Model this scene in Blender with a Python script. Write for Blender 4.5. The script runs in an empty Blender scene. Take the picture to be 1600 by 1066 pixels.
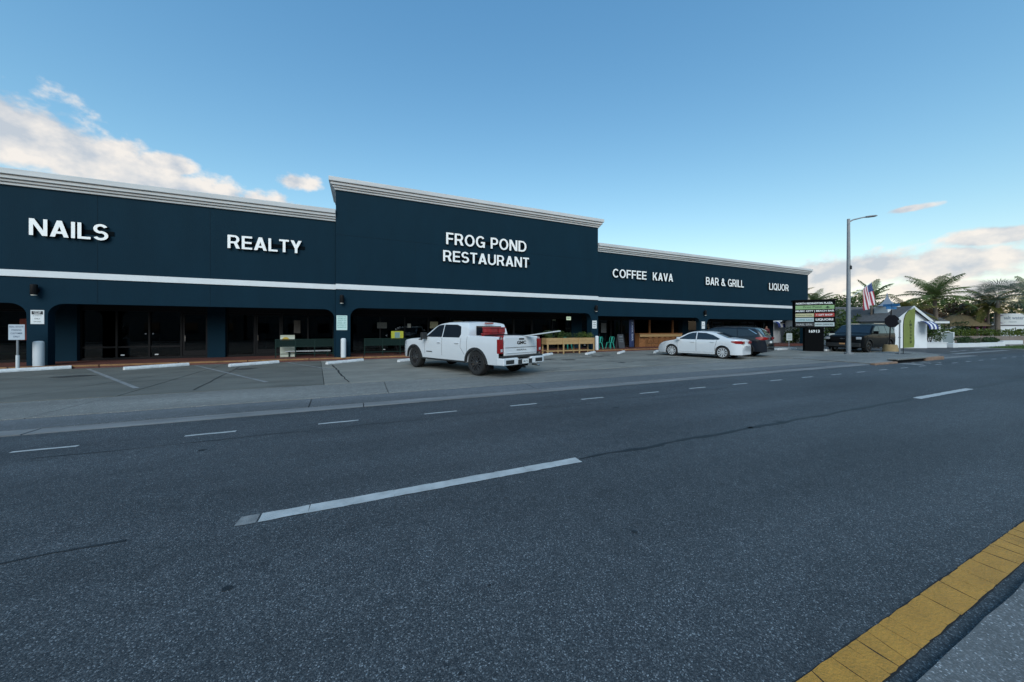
import bpy, bmesh, math, random
from mathutils import Vector, Matrix
R = math.radians
random.seed(7)
scene = bpy.context.scene
COL = scene.collection

# ------------------------------------------------------------------ camera
CAM_H = 1.55
cd = bpy.data.cameras.new('camera'); cam = bpy.data.objects.new('camera', cd); COL.objects.link(cam)
cd.sensor_width = 36.0; cd.lens = 36.0 * 533 / 1600
cd.shift_y = -18.0 / 1600; cd.clip_start = 0.05; cd.clip_end = 3000
YAW = math.atan2(533, 1225)
cam.location = (0, 0, CAM_H); cam.rotation_euler = (R(90), 0, -YAW)
scene.camera = cam

# ------------------------------------------------------------------ sky and sun
SUN_EL, SUN_AZ = 36.0, 206.0         # sun behind the viewer, veiled by cloud: a broad soft source
world = bpy.data.worlds.new('World'); scene.world = world; world.use_nodes = True
SKY_STRENGTH, SUN_STRENGTH, EXPOSURE = 0.085, 0.90, 1.28

def build_world():
    nt = world.node_tree; N = nt.nodes; L = nt.links; N.clear()
    def nd(t, **k):
        n = N.new(t)
        for a, b in k.items(): setattr(n, a, b)
        return n
    def ma(op, a, b=None, c=None, clamp=False):
        n = nd('ShaderNodeMath', operation=op, use_clamp=clamp)
        for i, v in enumerate((a, b, c)):
            if v is None: continue
            if isinstance(v, (int, float)): n.inputs[i].default_value = v
            else: L.new(v, n.inputs[i])
        return n.outputs[0]
    out = nd('ShaderNodeOutputWorld'); bg = nd('ShaderNodeBackground')
    sky = nd('ShaderNodeTexSky', sky_type='NISHITA', sun_disc=False)
    sky.sun_elevation = R(SUN_EL); sky.sun_rotation = R(SUN_AZ)
    sky.air_density = 1.3; sky.dust_density = 0.6; sky.ozone_density = 4.2; sky.altitude = 0
    tc = nd('ShaderNodeTexCoord'); sep = nd('ShaderNodeSeparateXYZ'); L.new(tc.outputs['Generated'], sep.inputs[0])
    x, y, z = sep.outputs
    az = ma('ARCTAN2', x, y); el = ma('ARCSINE', z)
    # fbm on the dome; stretched sideways so the clouds lie flat
    comb = nd('ShaderNodeCombineXYZ'); L.new(az, comb.inputs[0]); L.new(ma('MULTIPLY', el, 1.35), comb.inputs[1])
    def noise(scale, det, off=(0, 0, 0), rough=0.6):
        mp = nd('ShaderNodeMapping'); mp.inputs['Location'].default_value = off; L.new(comb.outputs[0], mp.inputs[0])
        n = nd('ShaderNodeTexNoise'); n.inputs['Scale'].default_value = scale; n.inputs['Detail'].default_value = det
        n.inputs['Roughness'].default_value = rough; L.new(mp.outputs[0], n.inputs['Vector']); return n.outputs['Fac']
    n1 = noise(11.0, 9.0, rough=.52); n1b = noise(11.0, 9.0, (-0.014, -0.030, 0), rough=.52); nbig = noise(2.2, 4.0, (3, 1, 0)); nf = noise(45, 5, (5, 2, 0))
    # banks of cloud: azimuth, elevation, half-width, half-height (degrees)
    banks = [(-33.5, 18.6, 7.5, 4.6), (-28, 17.6, 6.5, 3.9), (-23.5, 16.9, 6, 3.2), (-21.2, 18.9, 2.6, 1.5), (-18, 16.6, 6.5, 2.6), (-12.5, 16.2, 6.5, 2.5), (-8.4, 20.1, 3.4, 1.4), (-44, 18, 11, 6),
             (65.0, 6.0, 5.0, 3.6), (70.3, 7.2, 5.0, 2.3), (72.9, 13.0, 2.7, .55), (76.5, 6.6, 6.5, 2.2), (78.8, 9.0, 4.2, 1.2), (84, 8, 7, 2.6), (76, 4.0, 7, 1.5), (67, 2.8, 9, 1.8), (86, 4, 8, 2.8)]
    e = None
    for (a, h, ra, rh) in banks:
        da = ma('DIVIDE', ma('SUBTRACT', az, R(a)), R(ra)); de = ma('DIVIDE', ma('SUBTRACT', el, R(h)), R(rh))
        v = ma('SUBTRACT', 1.0, ma('SQRT', ma('ADD', ma('MULTIPLY', da, da), ma('MULTIPLY', de, de))))
        e = v if e is None else ma('MAXIMUM', e, v)
    # scattered cloud low over the rest of the horizon, outside the two banks in view
    low = ma('SUBTRACT', 1.0, ma('DIVIDE', ma('ABSOLUTE', ma('SUBTRACT', el, R(9))), R(9)))
    away = ma('GREATER_THAN', ma('ABSOLUTE', ma('SUBTRACT', az, R(25))), R(95))
    low = ma('MULTIPLY', ma('SUBTRACT', ma('ADD', ma('MULTIPLY', low, 0.6), ma('MULTIPLY', nbig, 1.2)), 0.95), away)
    e = ma('MAXIMUM', e, ma('SUBTRACT', low, ma('MULTIPLY', ma('SUBTRACT', 1.0, away), 9)))
    def ss(v, lo, hi):
        m = nd('ShaderNodeMapRange', interpolation_type='SMOOTHSTEP'); L.new(v, m.inputs[0])
        m.inputs[1].default_value = lo; m.inputs[2].default_value = hi; return m.outputs[0]
    d = ma('ADD', e, ma('MULTIPLY', ma('SUBTRACT', n1, 0.5), 2.0))
    d = ma('ADD', d, ma('MULTIPLY', ma('SUBTRACT', nf, 0.5), 0.5))
    dens = ma('MULTIPLY', ss(d, 0.04, 0.46), 0.92)
    lit = ma('ADD', 0.66, ma('MULTIPLY', ma('SUBTRACT', n1, n1b), 5.0))
    lit = ma('SUBTRACT', lit, ma('MULTIPLY', ss(d, 0.50, 1.2), 0.42), clamp=True)
    cr = nd('ShaderNodeMix', data_type='RGBA'); L.new(lit, cr.inputs['Factor'])
    cr.inputs['A'].default_value = (2.75, 2.95, 3.25, 1); cr.inputs['B'].default_value = (4.7, 4.35, 4.0, 1)
    mx = nd('ShaderNodeMix', data_type='RGBA'); L.new(dens, mx.inputs['Factor'])
    # film response of the sky: a little more contrast in red, less in blue, the same over the whole dome
    sc = nd('ShaderNodeSeparateColor'); L.new(sky.outputs[0], sc.inputs[0]); wb = nd('ShaderNodeCombineColor')
    for ch, (k, x0, p) in enumerate(((.56, .808, 1.27), (1.52, 1.475, .95), (2.82, 2.78, .74))): L.new(ma('MULTIPLY', k, ma('POWER', ma('DIVIDE', sc.outputs[ch], x0), p)), wb.inputs[ch])
    L.new(wb.outputs[0], mx.inputs['A']); L.new(cr.outputs['Result'], mx.inputs['B'])
    L.new(mx.outputs['Result'], bg.inputs[0]); bg.inputs[1].default_value = SKY_STRENGTH
    L.new(bg.outputs[0], out.inputs[0])
build_world()

sd = bpy.data.lights.new('sun', 'SUN'); sun = bpy.data.objects.new('sun', sd); COL.objects.link(sun)
sd.energy = SUN_STRENGTH; sd.angle = R(38); sd.color = (0.80, 0.94, 1.0)
to_sun = Vector((math.sin(R(SUN_AZ)) * math.cos(R(SUN_EL)), math.cos(R(SUN_AZ)) * math.cos(R(SUN_EL)), math.sin(R(SUN_EL))))
sun.rotation_euler = to_sun.to_track_quat('Z', 'Y').to_euler(); sun.location = to_sun * 200
vs = scene.view_settings
vs.view_transform = 'Standard'; vs.look = 'None'; vs.gamma = 1.0; vs.exposure = EXPOSURE; vs.use_curve_mapping = False
scene.render.engine = 'CYCLES'; scene.cycles.use_denoising = True; scene.cycles.max_bounces = 6; world.cycles.sampling_method = 'MANUAL'; world.cycles.sample_map_resolution = 512

# ------------------------------------------------------------------ materials
MATS = {}
def mat(name, col, rough=0.6, metal=0.0, var=0.0, vscale=3.0, bump=0.0, bscale=40.0, spec=0.5, coat=0.0, emit=None, estr=0.0, rnd=0.0, coords='Object', stretch=(1, 1, 1)):
    if name in MATS: return MATS[name]
    m = bpy.data.materials.new(name); m.use_nodes = True; MATS[name] = m
    nt = m.node_tree; N = nt.nodes; L = nt.links; b = N['Principled BSDF']
    b.inputs['Base Color'].default_value = (*col, 1); b.inputs['Roughness'].default_value = rough; b.inputs['Metallic'].default_value = metal
    b.inputs['Specular IOR Level'].default_value = spec; b.inputs['Coat Weight'].default_value = coat; b.inputs['Coat Roughness'].default_value = 0.04
    if emit: b.inputs['Emission Color'].default_value = (*emit, 1); b.inputs['Emission Strength'].default_value = estr
    if var or bump or rnd:
        tc = N.new('ShaderNodeTexCoord'); mp = N.new('ShaderNodeMapping'); mp.inputs['Scale'].default_value = stretch
        L.new(tc.outputs[coords], mp.inputs[0])
    if var or rnd:
        nz = N.new('ShaderNodeTexNoise'); nz.inputs['Scale'].default_value = vscale; nz.inputs['Detail'].default_value = 7; nz.inputs['Roughness'].default_value = 0.65
        L.new(mp.outputs[0], nz.inputs['Vector'])
        mr = N.new('ShaderNodeMapRange'); mr.inputs[1].default_value = 0.3; mr.inputs[2].default_value = 0.7
        mr.inputs[3].default_value = 1 - var; mr.inputs[4].default_value = 1 + var; L.new(nz.outputs['Fac'], mr.inputs[0])
        fac = mr.outputs[0]
        if rnd:
            oi = N.new('ShaderNodeObjectInfo'); r2 = N.new('ShaderNodeMapRange'); r2.inputs[3].default_value = 1 - rnd; r2.inputs[4].default_value = 1 + rnd
            L.new(oi.outputs['Random'], r2.inputs[0]); mm = N.new('ShaderNodeMath'); mm.operation = 'MULTIPLY'; L.new(fac, mm.inputs[0]); L.new(r2.outputs[0], mm.inputs[1]); fac = mm.outputs[0]
        vm = N.new('ShaderNodeVectorMath'); vm.operation = 'SCALE'; vm.inputs[0].default_value = col; L.new(fac, vm.inputs['Scale'])
        L.new(vm.outputs[0], b.inputs['Base Color'])
    if bump:
        n2 = N.new('ShaderNodeTexNoise'); n2.inputs['Scale'].default_value = bscale; n2.inputs['Detail'].default_value = 5; L.new(mp.outputs[0], n2.inputs['Vector'])
        bp = N.new('ShaderNodeBump'); bp.inputs['Strength'].default_value = bump; bp.inputs['Distance'].default_value = 0.02
        L.new(n2.outputs['Fac'], bp.inputs['Height']); L.new(bp.outputs[0], b.inputs['Normal'])
    return m

def mat_aggregate(name, dark, light, scale, big=0.25, rough=0.8, spots=0.06, wear_axis=True, bumpy=.4):
    """asphalt / exposed concrete: stones of varied tone, patches of wear, oil spots"""
    m = bpy.data.materials.new(name); m.use_nodes = True; MATS[name] = m
    nt = m.node_tree; N = nt.nodes; L = nt.links; b = N['Principled BSDF']; b.inputs['Roughness'].default_value = rough; b.inputs['Specular IOR Level'].default_value = 0.35
    tc = N.new('ShaderNodeTexCoord')
    vo = N.new('ShaderNodeTexVoronoi'); vo.inputs['Scale'].default_value = scale; L.new(tc.outputs['Object'], vo.inputs['Vector'])
    sp = N.new('ShaderNodeSeparateColor'); L.new(vo.outputs['Color'], sp.inputs[0])
    rp = N.new('ShaderNodeValToRGB'); L.new(sp.outputs[0], rp.inputs[0])
    e = rp.color_ramp.elements; e[0].position = 0.0; e[0].color = (*dark, 1); e[1].position = 0.72; e[1].color = (*[a * .6 + c * .4 for a, c in zip(dark, light)], 1)
    e2 = rp.color_ramp.elements.new(0.94); e2.color = (*light, 1); e3 = rp.color_ramp.elements.new(1.0); e3.color = (*[min(1, v * 2.1) for v in light], 1)
    def noise(sc, det, st=(1, 1, 1)):
        mp = N.new('ShaderNodeMapping'); mp.inputs['Scale'].default_value = st; L.new(tc.outputs['Object'], mp.inputs[0])
        n = N.new('ShaderNodeTexNoise'); n.inputs['Scale'].default_value = sc; n.inputs['Detail'].default_value = det; L.new(mp.outputs[0], n.inputs['Vector']); return n.outputs['Fac']
    def rng(v, a, c, lo, hi):
        r = N.new('ShaderNodeMapRange'); L.new(v, r.inputs[0])
        for i, q in zip((1, 2, 3, 4), (a, c, lo, hi)): r.inputs[i].default_value = q
        return r.outputs[0]
    def mul(a, c):
        n = N.new('ShaderNodeMath'); n.operation = 'MULTIPLY'; L.new(a, n.inputs[0]); L.new(c, n.inputs[1]); return n.outputs[0]
    f = rng(noise(0.55, 6, (0.35, 1.3, 1) if wear_axis else (1, 1, 1)), .3, .7, 1 - big, 1 + big)
    f = mul(f, rng(noise(6, 5), .3, .7, 0.88, 1.10))
    if wear_axis: f = mul(f, rng(noise(1.0, 3, (.03, 1.1, 1)), .3, .7, .86, 1.13))
    f = mul(f, rng(noise(2.3, 3), 0.0, .30, 1 - spots * 8, 1.0))
    vm = N.new('ShaderNodeVectorMath'); vm.operation = 'SCALE'; L.new(rp.outputs[0], vm.inputs[0]); L.new(f, vm.inputs['Scale']); L.new(vm.outputs[0], b.inputs['Base Color'])
    bp = N.new('ShaderNodeBump'); bp.inputs['Strength'].default_value = bumpy; bp.inputs['Distance'].default_value = 0.004
    L.new(vo.outputs['Distance'], bp.inputs['Height']); bp.invert = True; L.new(bp.outputs[0], b.inputs['Normal'])
    return m

def mat_glass(name, tint=(0.35, 0.42, 0.42), refl=1.40):
    m = bpy.data.materials.new(name); m.use_nodes = True; MATS[name] = m
    nt = m.node_tree; N = nt.nodes; L = nt.links; N.clear()
    o = N.new('ShaderNodeOutputMaterial'); mx = N.new('ShaderNodeMixShader'); t = N.new('ShaderNodeBsdfTransparent'); g = N.new('ShaderNodeBsdfGlossy')
    fr = N.new('ShaderNodeFresnel'); fr.inputs[0].default_value = refl; t.inputs[0].default_value = (*tint, 1); g.inputs['Roughness'].default_value = 0.01
    L.new(fr.outputs[0], mx.inputs[0]); L.new(t.outputs[0], mx.inputs[1]); L.new(g.outputs[0], mx.inputs[2]); L.new(mx.outputs[0], o.inputs[0]); return m

def mat_wood(name, a, b2, scale=6, stretch=(1, 12, 12)):
    m = bpy.data.materials.new(name); m.use_nodes = True; MATS[name] = m
    nt = m.node_tree; N = nt.nodes; L = nt.links; b = N['Principled BSDF']; b.inputs['Roughness'].default_value = 0.65
    tc = N.new('ShaderNodeTexCoord'); mp = N.new('ShaderNodeMapping'); mp.inputs['Scale'].default_value = stretch; L.new(tc.outputs['Object'], mp.inputs[0])
    n = N.new('ShaderNodeTexNoise'); n.inputs['Scale'].default_value = scale; n.inputs['Detail'].default_value = 6; L.new(mp.outputs[0], n.inputs['Vector'])
    rp = N.new('ShaderNodeValToRGB'); rp.color_ramp.elements[0].position = .35; rp.color_ramp.elements[0].color = (*a, 1); rp.color_ramp.elements[1].position = .65; rp.color_ramp.elements[1].color = (*b2, 1)
    L.new(n.outputs['Fac'], rp.inputs[0]); L.new(rp.outputs[0], b.inputs['Base Color']); return m

def mat_leaf(name, a, b2, trans=0.25):
    m = bpy.data.materials.new(name); m.use_nodes = True; MATS[name] = m
    nt = m.node_tree; N = nt.nodes; L = nt.links; b = N['Principled BSDF']; b.inputs['Roughness'].default_value = 0.55; b.inputs['Specular IOR Level'].default_value = 0.3
    g = N.new('ShaderNodeNewGeometry'); rp = N.new('ShaderNodeValToRGB'); rp.color_ramp.elements[0].color = (*a, 1); rp.color_ramp.elements[1].color = (*b2, 1)
    L.new(g.outputs['Random Per Island'], rp.inputs[0]); L.new(rp.outputs[0], b.inputs['Base Color'])
    tr = N.new('ShaderNodeBsdfTranslucent'); L.new(rp.outputs[0], tr.inputs[0]); mx = N.new('ShaderNodeMixShader'); mx.inputs[0].default_value = trans
    L.new(b.outputs[0], mx.inputs[1]); L.new(tr.outputs[0], mx.inputs[2]); L.new(mx.outputs[0], N['Material Output'].inputs[0]); return m

M_ASPHALT = mat_aggregate('asphalt', (0.018, 0.0225, 0.027), (0.108, 0.118, 0.126), 170, 0.26, 0.72, .06, True, .5)
M_SIDEST = mat_aggregate('asphalt_side', (0.03, 0.031, 0.033), (0.10, 0.10, 0.10), 60, 0.2)
M_APRON = mat_aggregate('apron_concrete', (0.075, 0.082, 0.088), (0.15, 0.16, 0.168), 160, 0.18, 0.85, 0.02, True, .2)
M_GUTTER = mat('gutter_concrete', (0.165, 0.17, 0.172), 0.85, var=.28, vscale=2.2, bump=.35, bscale=60, stretch=(.3, 1.5, 1))
M_WALKC = mat_aggregate('sidewalk_concrete', (0.130, 0.130, 0.122), (0.225, 0.225, 0.212), 160, 0.2, 0.85, 0.02, True, .2)
M_PAD_OLD = mat('pad_concrete_dark', (0.108, 0.108, 0.095), 0.8, var=.32, vscale=.9, bump=.25, bscale=70, rnd=.05, stretch=(.5, 1.2, 1))
M_PAD_NEW = mat('pad_concrete_light', (0.178, 0.173, 0.152), 0.82, var=.34, vscale=.8, bump=.3, bscale=60, rnd=.07, stretch=(.6, 1.1, 1))
M_CRACK = mat('crack', (0.012, 0.012, 0.013), .9)
M_SEAL = mat('seam_tar', (0.010, 0.011, 0.012), .6, var=.3, vscale=9)
M_STRIPE = mat('road_paint_white', (0.40, 0.415, 0.415), .7, var=.22, vscale=5, bump=.4, bscale=90)
M_FAINT = mat('worn_paint_white', (0.20, 0.205, 0.205), .75, var=.45, vscale=7, bump=.3, bscale=90)
M_DASH = mat('dash_paint_worn', (0.36, 0.375, 0.375), .7, var=.3, vscale=9, bump=.3, bscale=90)
M_YELLOW = mat('road_paint_yellow', (0.42, 0.205, 0.028), .65, var=.16, vscale=6, bump=.35, bscale=80)
M_WHITE = mat('white_paint', (0.60, 0.62, 0.63), .55, var=.05, vscale=2)
M_STOP = mat('wheel_stop_paint', (0.62, 0.63, 0.63), .7, var=.22, vscale=7, bump=.35, bscale=50)
M_TEAL = mat('teal_stucco', (0.0034, 0.0200, 0.0345), .8, var=.09, vscale=1.1, stretch=(1, 1, .3), bump=.3, bscale=45, spec=.12)
M_TEAL2 = mat('teal_joint', (0.003, 0.016, 0.028), .75, spec=.15)
M_CORN = mat('cornice_paint', (0.46, 0.485, 0.495), .65, var=.12, vscale=1.3, stretch=(.4, 1, 3))
M_BLACK = mat('black_metal', (0.006, 0.006, 0.007), .45, spec=.2)
M_SIGNB = mat('sign_black', (0.0045, 0.0048, 0.0055), .8, spec=.06)
M_BLACKM = mat('black_matte', (0.007, 0.007, 0.008), .8, spec=.1)
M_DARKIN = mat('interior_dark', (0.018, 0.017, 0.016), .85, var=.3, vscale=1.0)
M_REDWALK = mat('red_walkway', (0.10, 0.028, 0.018), .7, var=.3, vscale=2.5, bump=.2, rnd=.08)
M_KERBY = mat('kerb_edge_yellow', (0.24, 0.12, 0.045), .75, var=.4, vscale=4, stretch=(1, 1, 1))
M_GLASS = mat_glass('shop_glass')
M_GALV = mat('galvanised', (0.24, 0.255, 0.27), .55, metal=.35, var=.12, vscale=4)
M_LETTER = mat('letter_face', (0.80, 0.81, 0.80), .45)
M_WOOD = mat_wood('planter_wood', (0.30, 0.18, 0.075), (0.42, 0.27, 0.12))
M_WOOD2 = mat_wood('bar_wood', (0.18, 0.07, 0.022), (0.30, 0.13, 0.045))
M_GREENP = mat('green_metal', (0.004, 0.020, 0.016), .6, spec=.2)
M_TEALP = mat('teal_chair_paint', (0.03, 0.33, 0.25), .4, var=.1)
M_TYRE = mat('tyre', (0.012, 0.012, 0.012), .8, var=.2, vscale=10)
M_CARW = mat('car_paint_white', (0.64, 0.66, 0.68), .28, coat=.8, var=.02)
M_CARB = mat('car_paint_black', (0.0025, 0.003, 0.004), .45, coat=.18, spec=.1)
M_CARBL = mat('car_paint_bluegrey', (0.006, 0.009, 0.015), .3, coat=.6, spec=.25)
M_TINT = mat('tinted_glass', (0.012, 0.017, 0.024), .03, spec=.8)
M_TINTB = mat('car_glass', (0.010, 0.015, 0.021), .03, spec=.8)
M_LAMPR = mat('tail_lamp', (0.24, 0.007, 0.008), .15, coat=.8)
M_LAMPW = mat('head_lamp', (0.45, 0.47, 0.5), .08, spec=.8, coat=1)
M_CHROME = mat('chrome', (0.60, 0.61, 0.62), .15, metal=1.0)
M_ALLOY = mat('alloy', (0.55, 0.56, 0.57), .35, metal=.25)
M_RIMB = mat('black_alloy', (0.022, 0.022, 0.024), .25, coat=.8)
M_PLAST = mat('dark_plastic', (0.018, 0.019, 0.020), .6)
M_RED = mat('red_plastic', (0.25, 0.014, 0.016), .4, var=.1)
M_STUCW = mat('white_stucco', (0.70, 0.72, 0.73), .75, var=.07, vscale=1.2)
M_SHINGLE = mat('grey_shingle', (0.10, 0.098, 0.10), .85, var=.22, vscale=5, stretch=(1, 1, 1))
M_GRASS = mat('grass_blades', (0.055, 0.10, 0.022), .8, var=.3, vscale=4)
M_TRUNK = mat('palm_trunk', (0.15, 0.12, 0.095), .9, var=.35, vscale=6, bump=.5, bscale=12, stretch=(1, 1, 4))
M_BARK = mat('bark', (0.09, 0.07, 0.055), .9, var=.3, vscale=6)
M_PALM = mat_leaf('palm_leaf', (0.065, 0.11, 0.036), (0.18, 0.22, 0.075), .4)
M_PALMY = mat_leaf('palm_leaf_yellow', (0.09, 0.10, 0.02), (0.18, 0.15, 0.035))
M_PALMG = mat_leaf('palm_leaf_grey', (0.07, 0.10, 0.075), (0.17, 0.20, 0.155), .4)
M_LEAF = mat_leaf('shrub_leaf', (0.03, 0.06, 0.016), (0.085, 0.13, 0.03))
M_LEAFB = mat_leaf('hedge_leaf', (0.05, 0.085, 0.012), (0.13, 0.17, 0.03))
M_LEAFD = mat_leaf('dark_leaf', (0.02, 0.044, 0.016), (0.055, 0.09, 0.03))
M_LEAFR = mat_leaf('russet_leaf', (0.10, 0.055, 0.03), (0.16, 0.11, 0.06))
M_CREAM = mat('grey_render', (0.16, 0.165, 0.17), .8, var=.08)
M_TEXTD = mat('dark_lettering', (0.012, 0.014, 0.018), .6)

# ------------------------------------------------------------------ mesh helpers
class MB:
    def __init__(s): s.v = []; s.f = []; s.m = []; s.cur = 0
    def add(s, vs, fs):
        o = len(s.v); s.v += [tuple(p) for p in vs]
        for f in fs: s.f.append([i + o for i in f]); s.m.append(s.cur)
        return s
    def box(s, x0, x1, y0, y1, z0, z1, mtx=None):
        vs = [Vector((x, y, z)) for z in (z0, z1) for (x, y) in ((x0, y0), (x1, y0), (x1, y1), (x0, y1))]
        if mtx is not None: vs = [mtx @ q for q in vs]
        return s.add(vs, [(0, 3, 2, 1), (4, 5, 6, 7), (0, 1, 5, 4), (1, 2, 6, 5), (2, 3, 7, 6), (3, 0, 4, 7)])
    def cyl(s, p0, p1, r0, r1=None, n=12, cap=True):
        r1 = r0 if r1 is None else r1
        p0, p1 = Vector(p0), Vector(p1); d = (p1 - p0).normalized()
        a = d.orthogonal().normalized(); b = d.cross(a)
        vs = [p + (a * math.cos(t) + b * math.sin(t)) * r for p, r in ((p0, r0), (p1, r1)) for t in [2 * math.pi * i / n for i in range(n)]]
        fs = [(i, (i + 1) % n, n + (i + 1) % n, n + i) for i in range(n)]
        if cap: fs += [tuple(range(n))[::-1], tuple(range(n, 2 * n))]
        return s.add(vs, fs)
    def tube(s, pts, r, n=8):
        pts = [Vector(p) for p in pts]; rs = r if isinstance(r, (list, tuple)) else [r] * len(pts)
        vs = []; ref = None
        for i, p in enumerate(pts):
            d = (pts[min(i + 1, len(pts) - 1)] - pts[max(i - 1, 0)]).normalized()
            if ref is None: ref = d.orthogonal().normalized()
            a = (ref - d * ref.dot(d)).normalized(); ref = a; b = d.cross(a)
            vs += [p + (a * math.cos(2 * math.pi * k / n) + b * math.sin(2 * math.pi * k / n)) * rs[i] for k in range(n)]
        fs = [(i * n + k, i * n + (k + 1) % n, (i + 1) * n + (k + 1) % n, (i + 1) * n + k) for i in range(len(pts) - 1) for k in range(n)]
        fs += [tuple(range(n))[::-1], tuple(range((len(pts) - 1) * n, len(pts) * n))]
        return s.add(vs, fs)
    def lathe(s, prof, c=(0, 0, 0), axis='Z', n=24, cap=True):
        vs = []; c = Vector(c)
        for (r, h) in prof:
            for k in range(n):
                t = 2 * math.pi * k / n
                q = (r * math.cos(t), r * math.sin(t), h) if axis == 'Z' else (r * math.cos(t), h, r * math.sin(t))
                vs.append(c + Vector(q))
        fs = [(i * n + k, i * n + (k + 1) % n, (i + 1) * n + (k + 1) % n, (i + 1) * n + k) for i in range(len(prof) - 1) for k in range(n)]
        if cap: fs += [tuple(range(n))[::-1], tuple(range((len(prof) - 1) * n, len(prof) * n))]
        return s.add(vs, fs)
    def prism(s, poly, y0, y1, plane='XZ'):
        n = len(poly)
        P = (lambda a, b, c: (a, c, b)) if plane == 'XZ' else ((lambda a, b, c: (a, b, c)) if plane == 'XY' else (lambda a, b, c: (c, a, b)))
        vs = [P(a, b, y0) for a, b in poly] + [P(a, b, y1) for a, b in poly]
        fs = [tuple(range(n)), tuple(range(n, 2 * n))[::-1]] + [(i, n + i, n + (i + 1) % n, (i + 1) % n) for i in range(n)]
        return s.add(vs, fs)
    def build(s, name, m=None, parent=None, smooth=None, bevel=0, loc=None, rz=0, recalc=True):
        me = bpy.data.meshes.new(name); me.from_pydata(s.v, [], s.f)
        ms = m if isinstance(m, (list, tuple)) else [m]
        for q in ms: me.materials.append(q)
        if len(ms) > 1:
            for p, i in zip(me.polygons, s.m): p.material_index = i
        if recalc:
            bm = bmesh.new(); bm.from_mesh(me); bmesh.ops.recalc_face_normals(bm, faces=bm.faces); bm.to_mesh(me); bm.free()
        if smooth:
            for p in me.polygons: p.use_smooth = True
            if smooth < 179: me.set_sharp_from_angle(angle=R(smooth))
        o = bpy.data.objects.new(name, me); COL.objects.link(o)
        if parent: o.parent = parent
        if loc: o.location = loc
        if rz: o.rotation_euler = (0, 0, rz)
        if bevel:
            b = o.modifiers.new('bevel', 'BEVEL'); b.width = bevel; b.segments = 2; b.limit_method = 'ANGLE'; b.angle_limit = R(40)
        return o

def tag(o, label=None, cat=None, group=None, kind=None):
    if label: o['label'] = label
    if cat: o['category'] = cat
    if group: o['group'] = group
    if kind: o['kind'] = kind
    return o
def thing(name, label, cat, loc=(0, 0, 0), rz=0, group=None):
    o = bpy.data.objects.new(name, None); COL.objects.link(o); o.location = loc; o.rotation_euler = (0, 0, rz); o.empty_display_size = .2
    return tag(o, label, cat, group)
def struct(o, label=None): return tag(o, label, kind='structure')
def copy_tree(o, parent=None):
    c = o.copy(); COL.objects.link(c); c.parent = parent
    for ch in list(o.children): copy_tree(ch, c)
    return c
def bx(name, m, parent, x0, x1, y0, y1, z0, z1, bevel=0, mtx=None, **k): return MB().box(x0, x1, y0, y1, z0, z1, mtx).build(name, m, parent, bevel=bevel, **k)

def text_mesh(s, cap, extrude=0.002, bold=0.0, width=None, spacing=1.0):
    """mesh of a line of text, lower-left at the origin, letters `cap` high, in the XZ plane facing -Y"""
    cu = bpy.data.curves.new('t', 'FONT'); cu.body = s; cu.size = 1; cu.offset = bold; cu.extrude = 0.5; cu.space_character = spacing; cu.resolution_u = 4
    o = bpy.data.objects.new('t', cu); COL.objects.link(o); dg = bpy.context.evaluated_depsgraph_get()
    me = bpy.data.meshes.new_from_object(o.evaluated_get(dg)); bpy.data.objects.remove(o); bpy.data.curves.remove(cu)
    me.materials.clear()
    if not me.vertices: return me
    xs = [v.co.x for v in me.vertices]; ys = [v.co.y for v in me.vertices]
    x0, x1, y0, y1 = min(xs), max(xs), min(ys), max(ys); sc = cap / (y1 - y0); sx = (width / (x1 - x0)) if width else sc
    for v in me.vertices: v.co = ((v.co.x - x0) * sx, -(v.co.z) * 2 * extrude * .5 - 0, (v.co.y - y0) * sc)
    return me
def text_obj(s, cap, m, parent, loc, extrude=0.002, bold=0.0, width=None, rot=(0, 0, 0), name='lettering', spacing=1.0):
    me = text_mesh(s, cap, extrude, bold, width, spacing); me.name = name; me.materials.append(m)
    o = bpy.data.objects.new(name, me); COL.objects.link(o); o.parent = parent; o.location = loc; o.rotation_euler = rot
    return o
def split_islands(me):
    bm = bmesh.new(); bm.from_mesh(me); bmesh.ops.remove_doubles(bm, verts=bm.verts, dist=1e-5); bm.verts.ensure_lookup_table(); seen = set(); out = []
    for v in bm.verts:
        if v.index in seen: continue
        st = [v]; comp = []
        seen.add(v.index)
        while st:
            w = st.pop(); comp.append(w)
            for e in w.link_edges:
                q = e.other_vert(w)
                if q.index not in seen: seen.add(q.index); st.append(q)
        idx = {w.index: i for i, w in enumerate(comp)}; fs = {f for w in comp for f in w.link_faces}
        out.append(([w.co.copy() for w in comp], [[idx[q.index] for q in f.verts] for f in fs]))
    bm.free(); out.sort(key=lambda c: min(p.x for p in c[0])); return out

# ------------------------------------------------------------------ ground, road, pavements
def sheet(name, x0, x1, y0, y1, z, m, parent=None):
    return MB().add([(x0, y0, z), (x1, y0, z), (x1, y1, z), (x0, y1, z)], [(0, 1, 2, 3)]).build(name, m, parent, recalc=False)
struct(MB().box(-700, 900, -700, 900, -1.0, -0.06).build('ground', mat('dull_ground', (0.050, 0.056, 0.050), .9, var=.3, vscale=.2)))
road = struct(MB().box(-90, 400, -8.6, 7.45, -.4, 0).build('road', M_ASPHALT))
struct(MB().box(33.2, 46.4, 7.452, 90, -.4, -0.004).build('side_street', M_SIDEST))
struct(MB().box(-90, 400, -12.5, -8.602, -.4, 0.10).build('far_pavement', M_WALKC))
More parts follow.
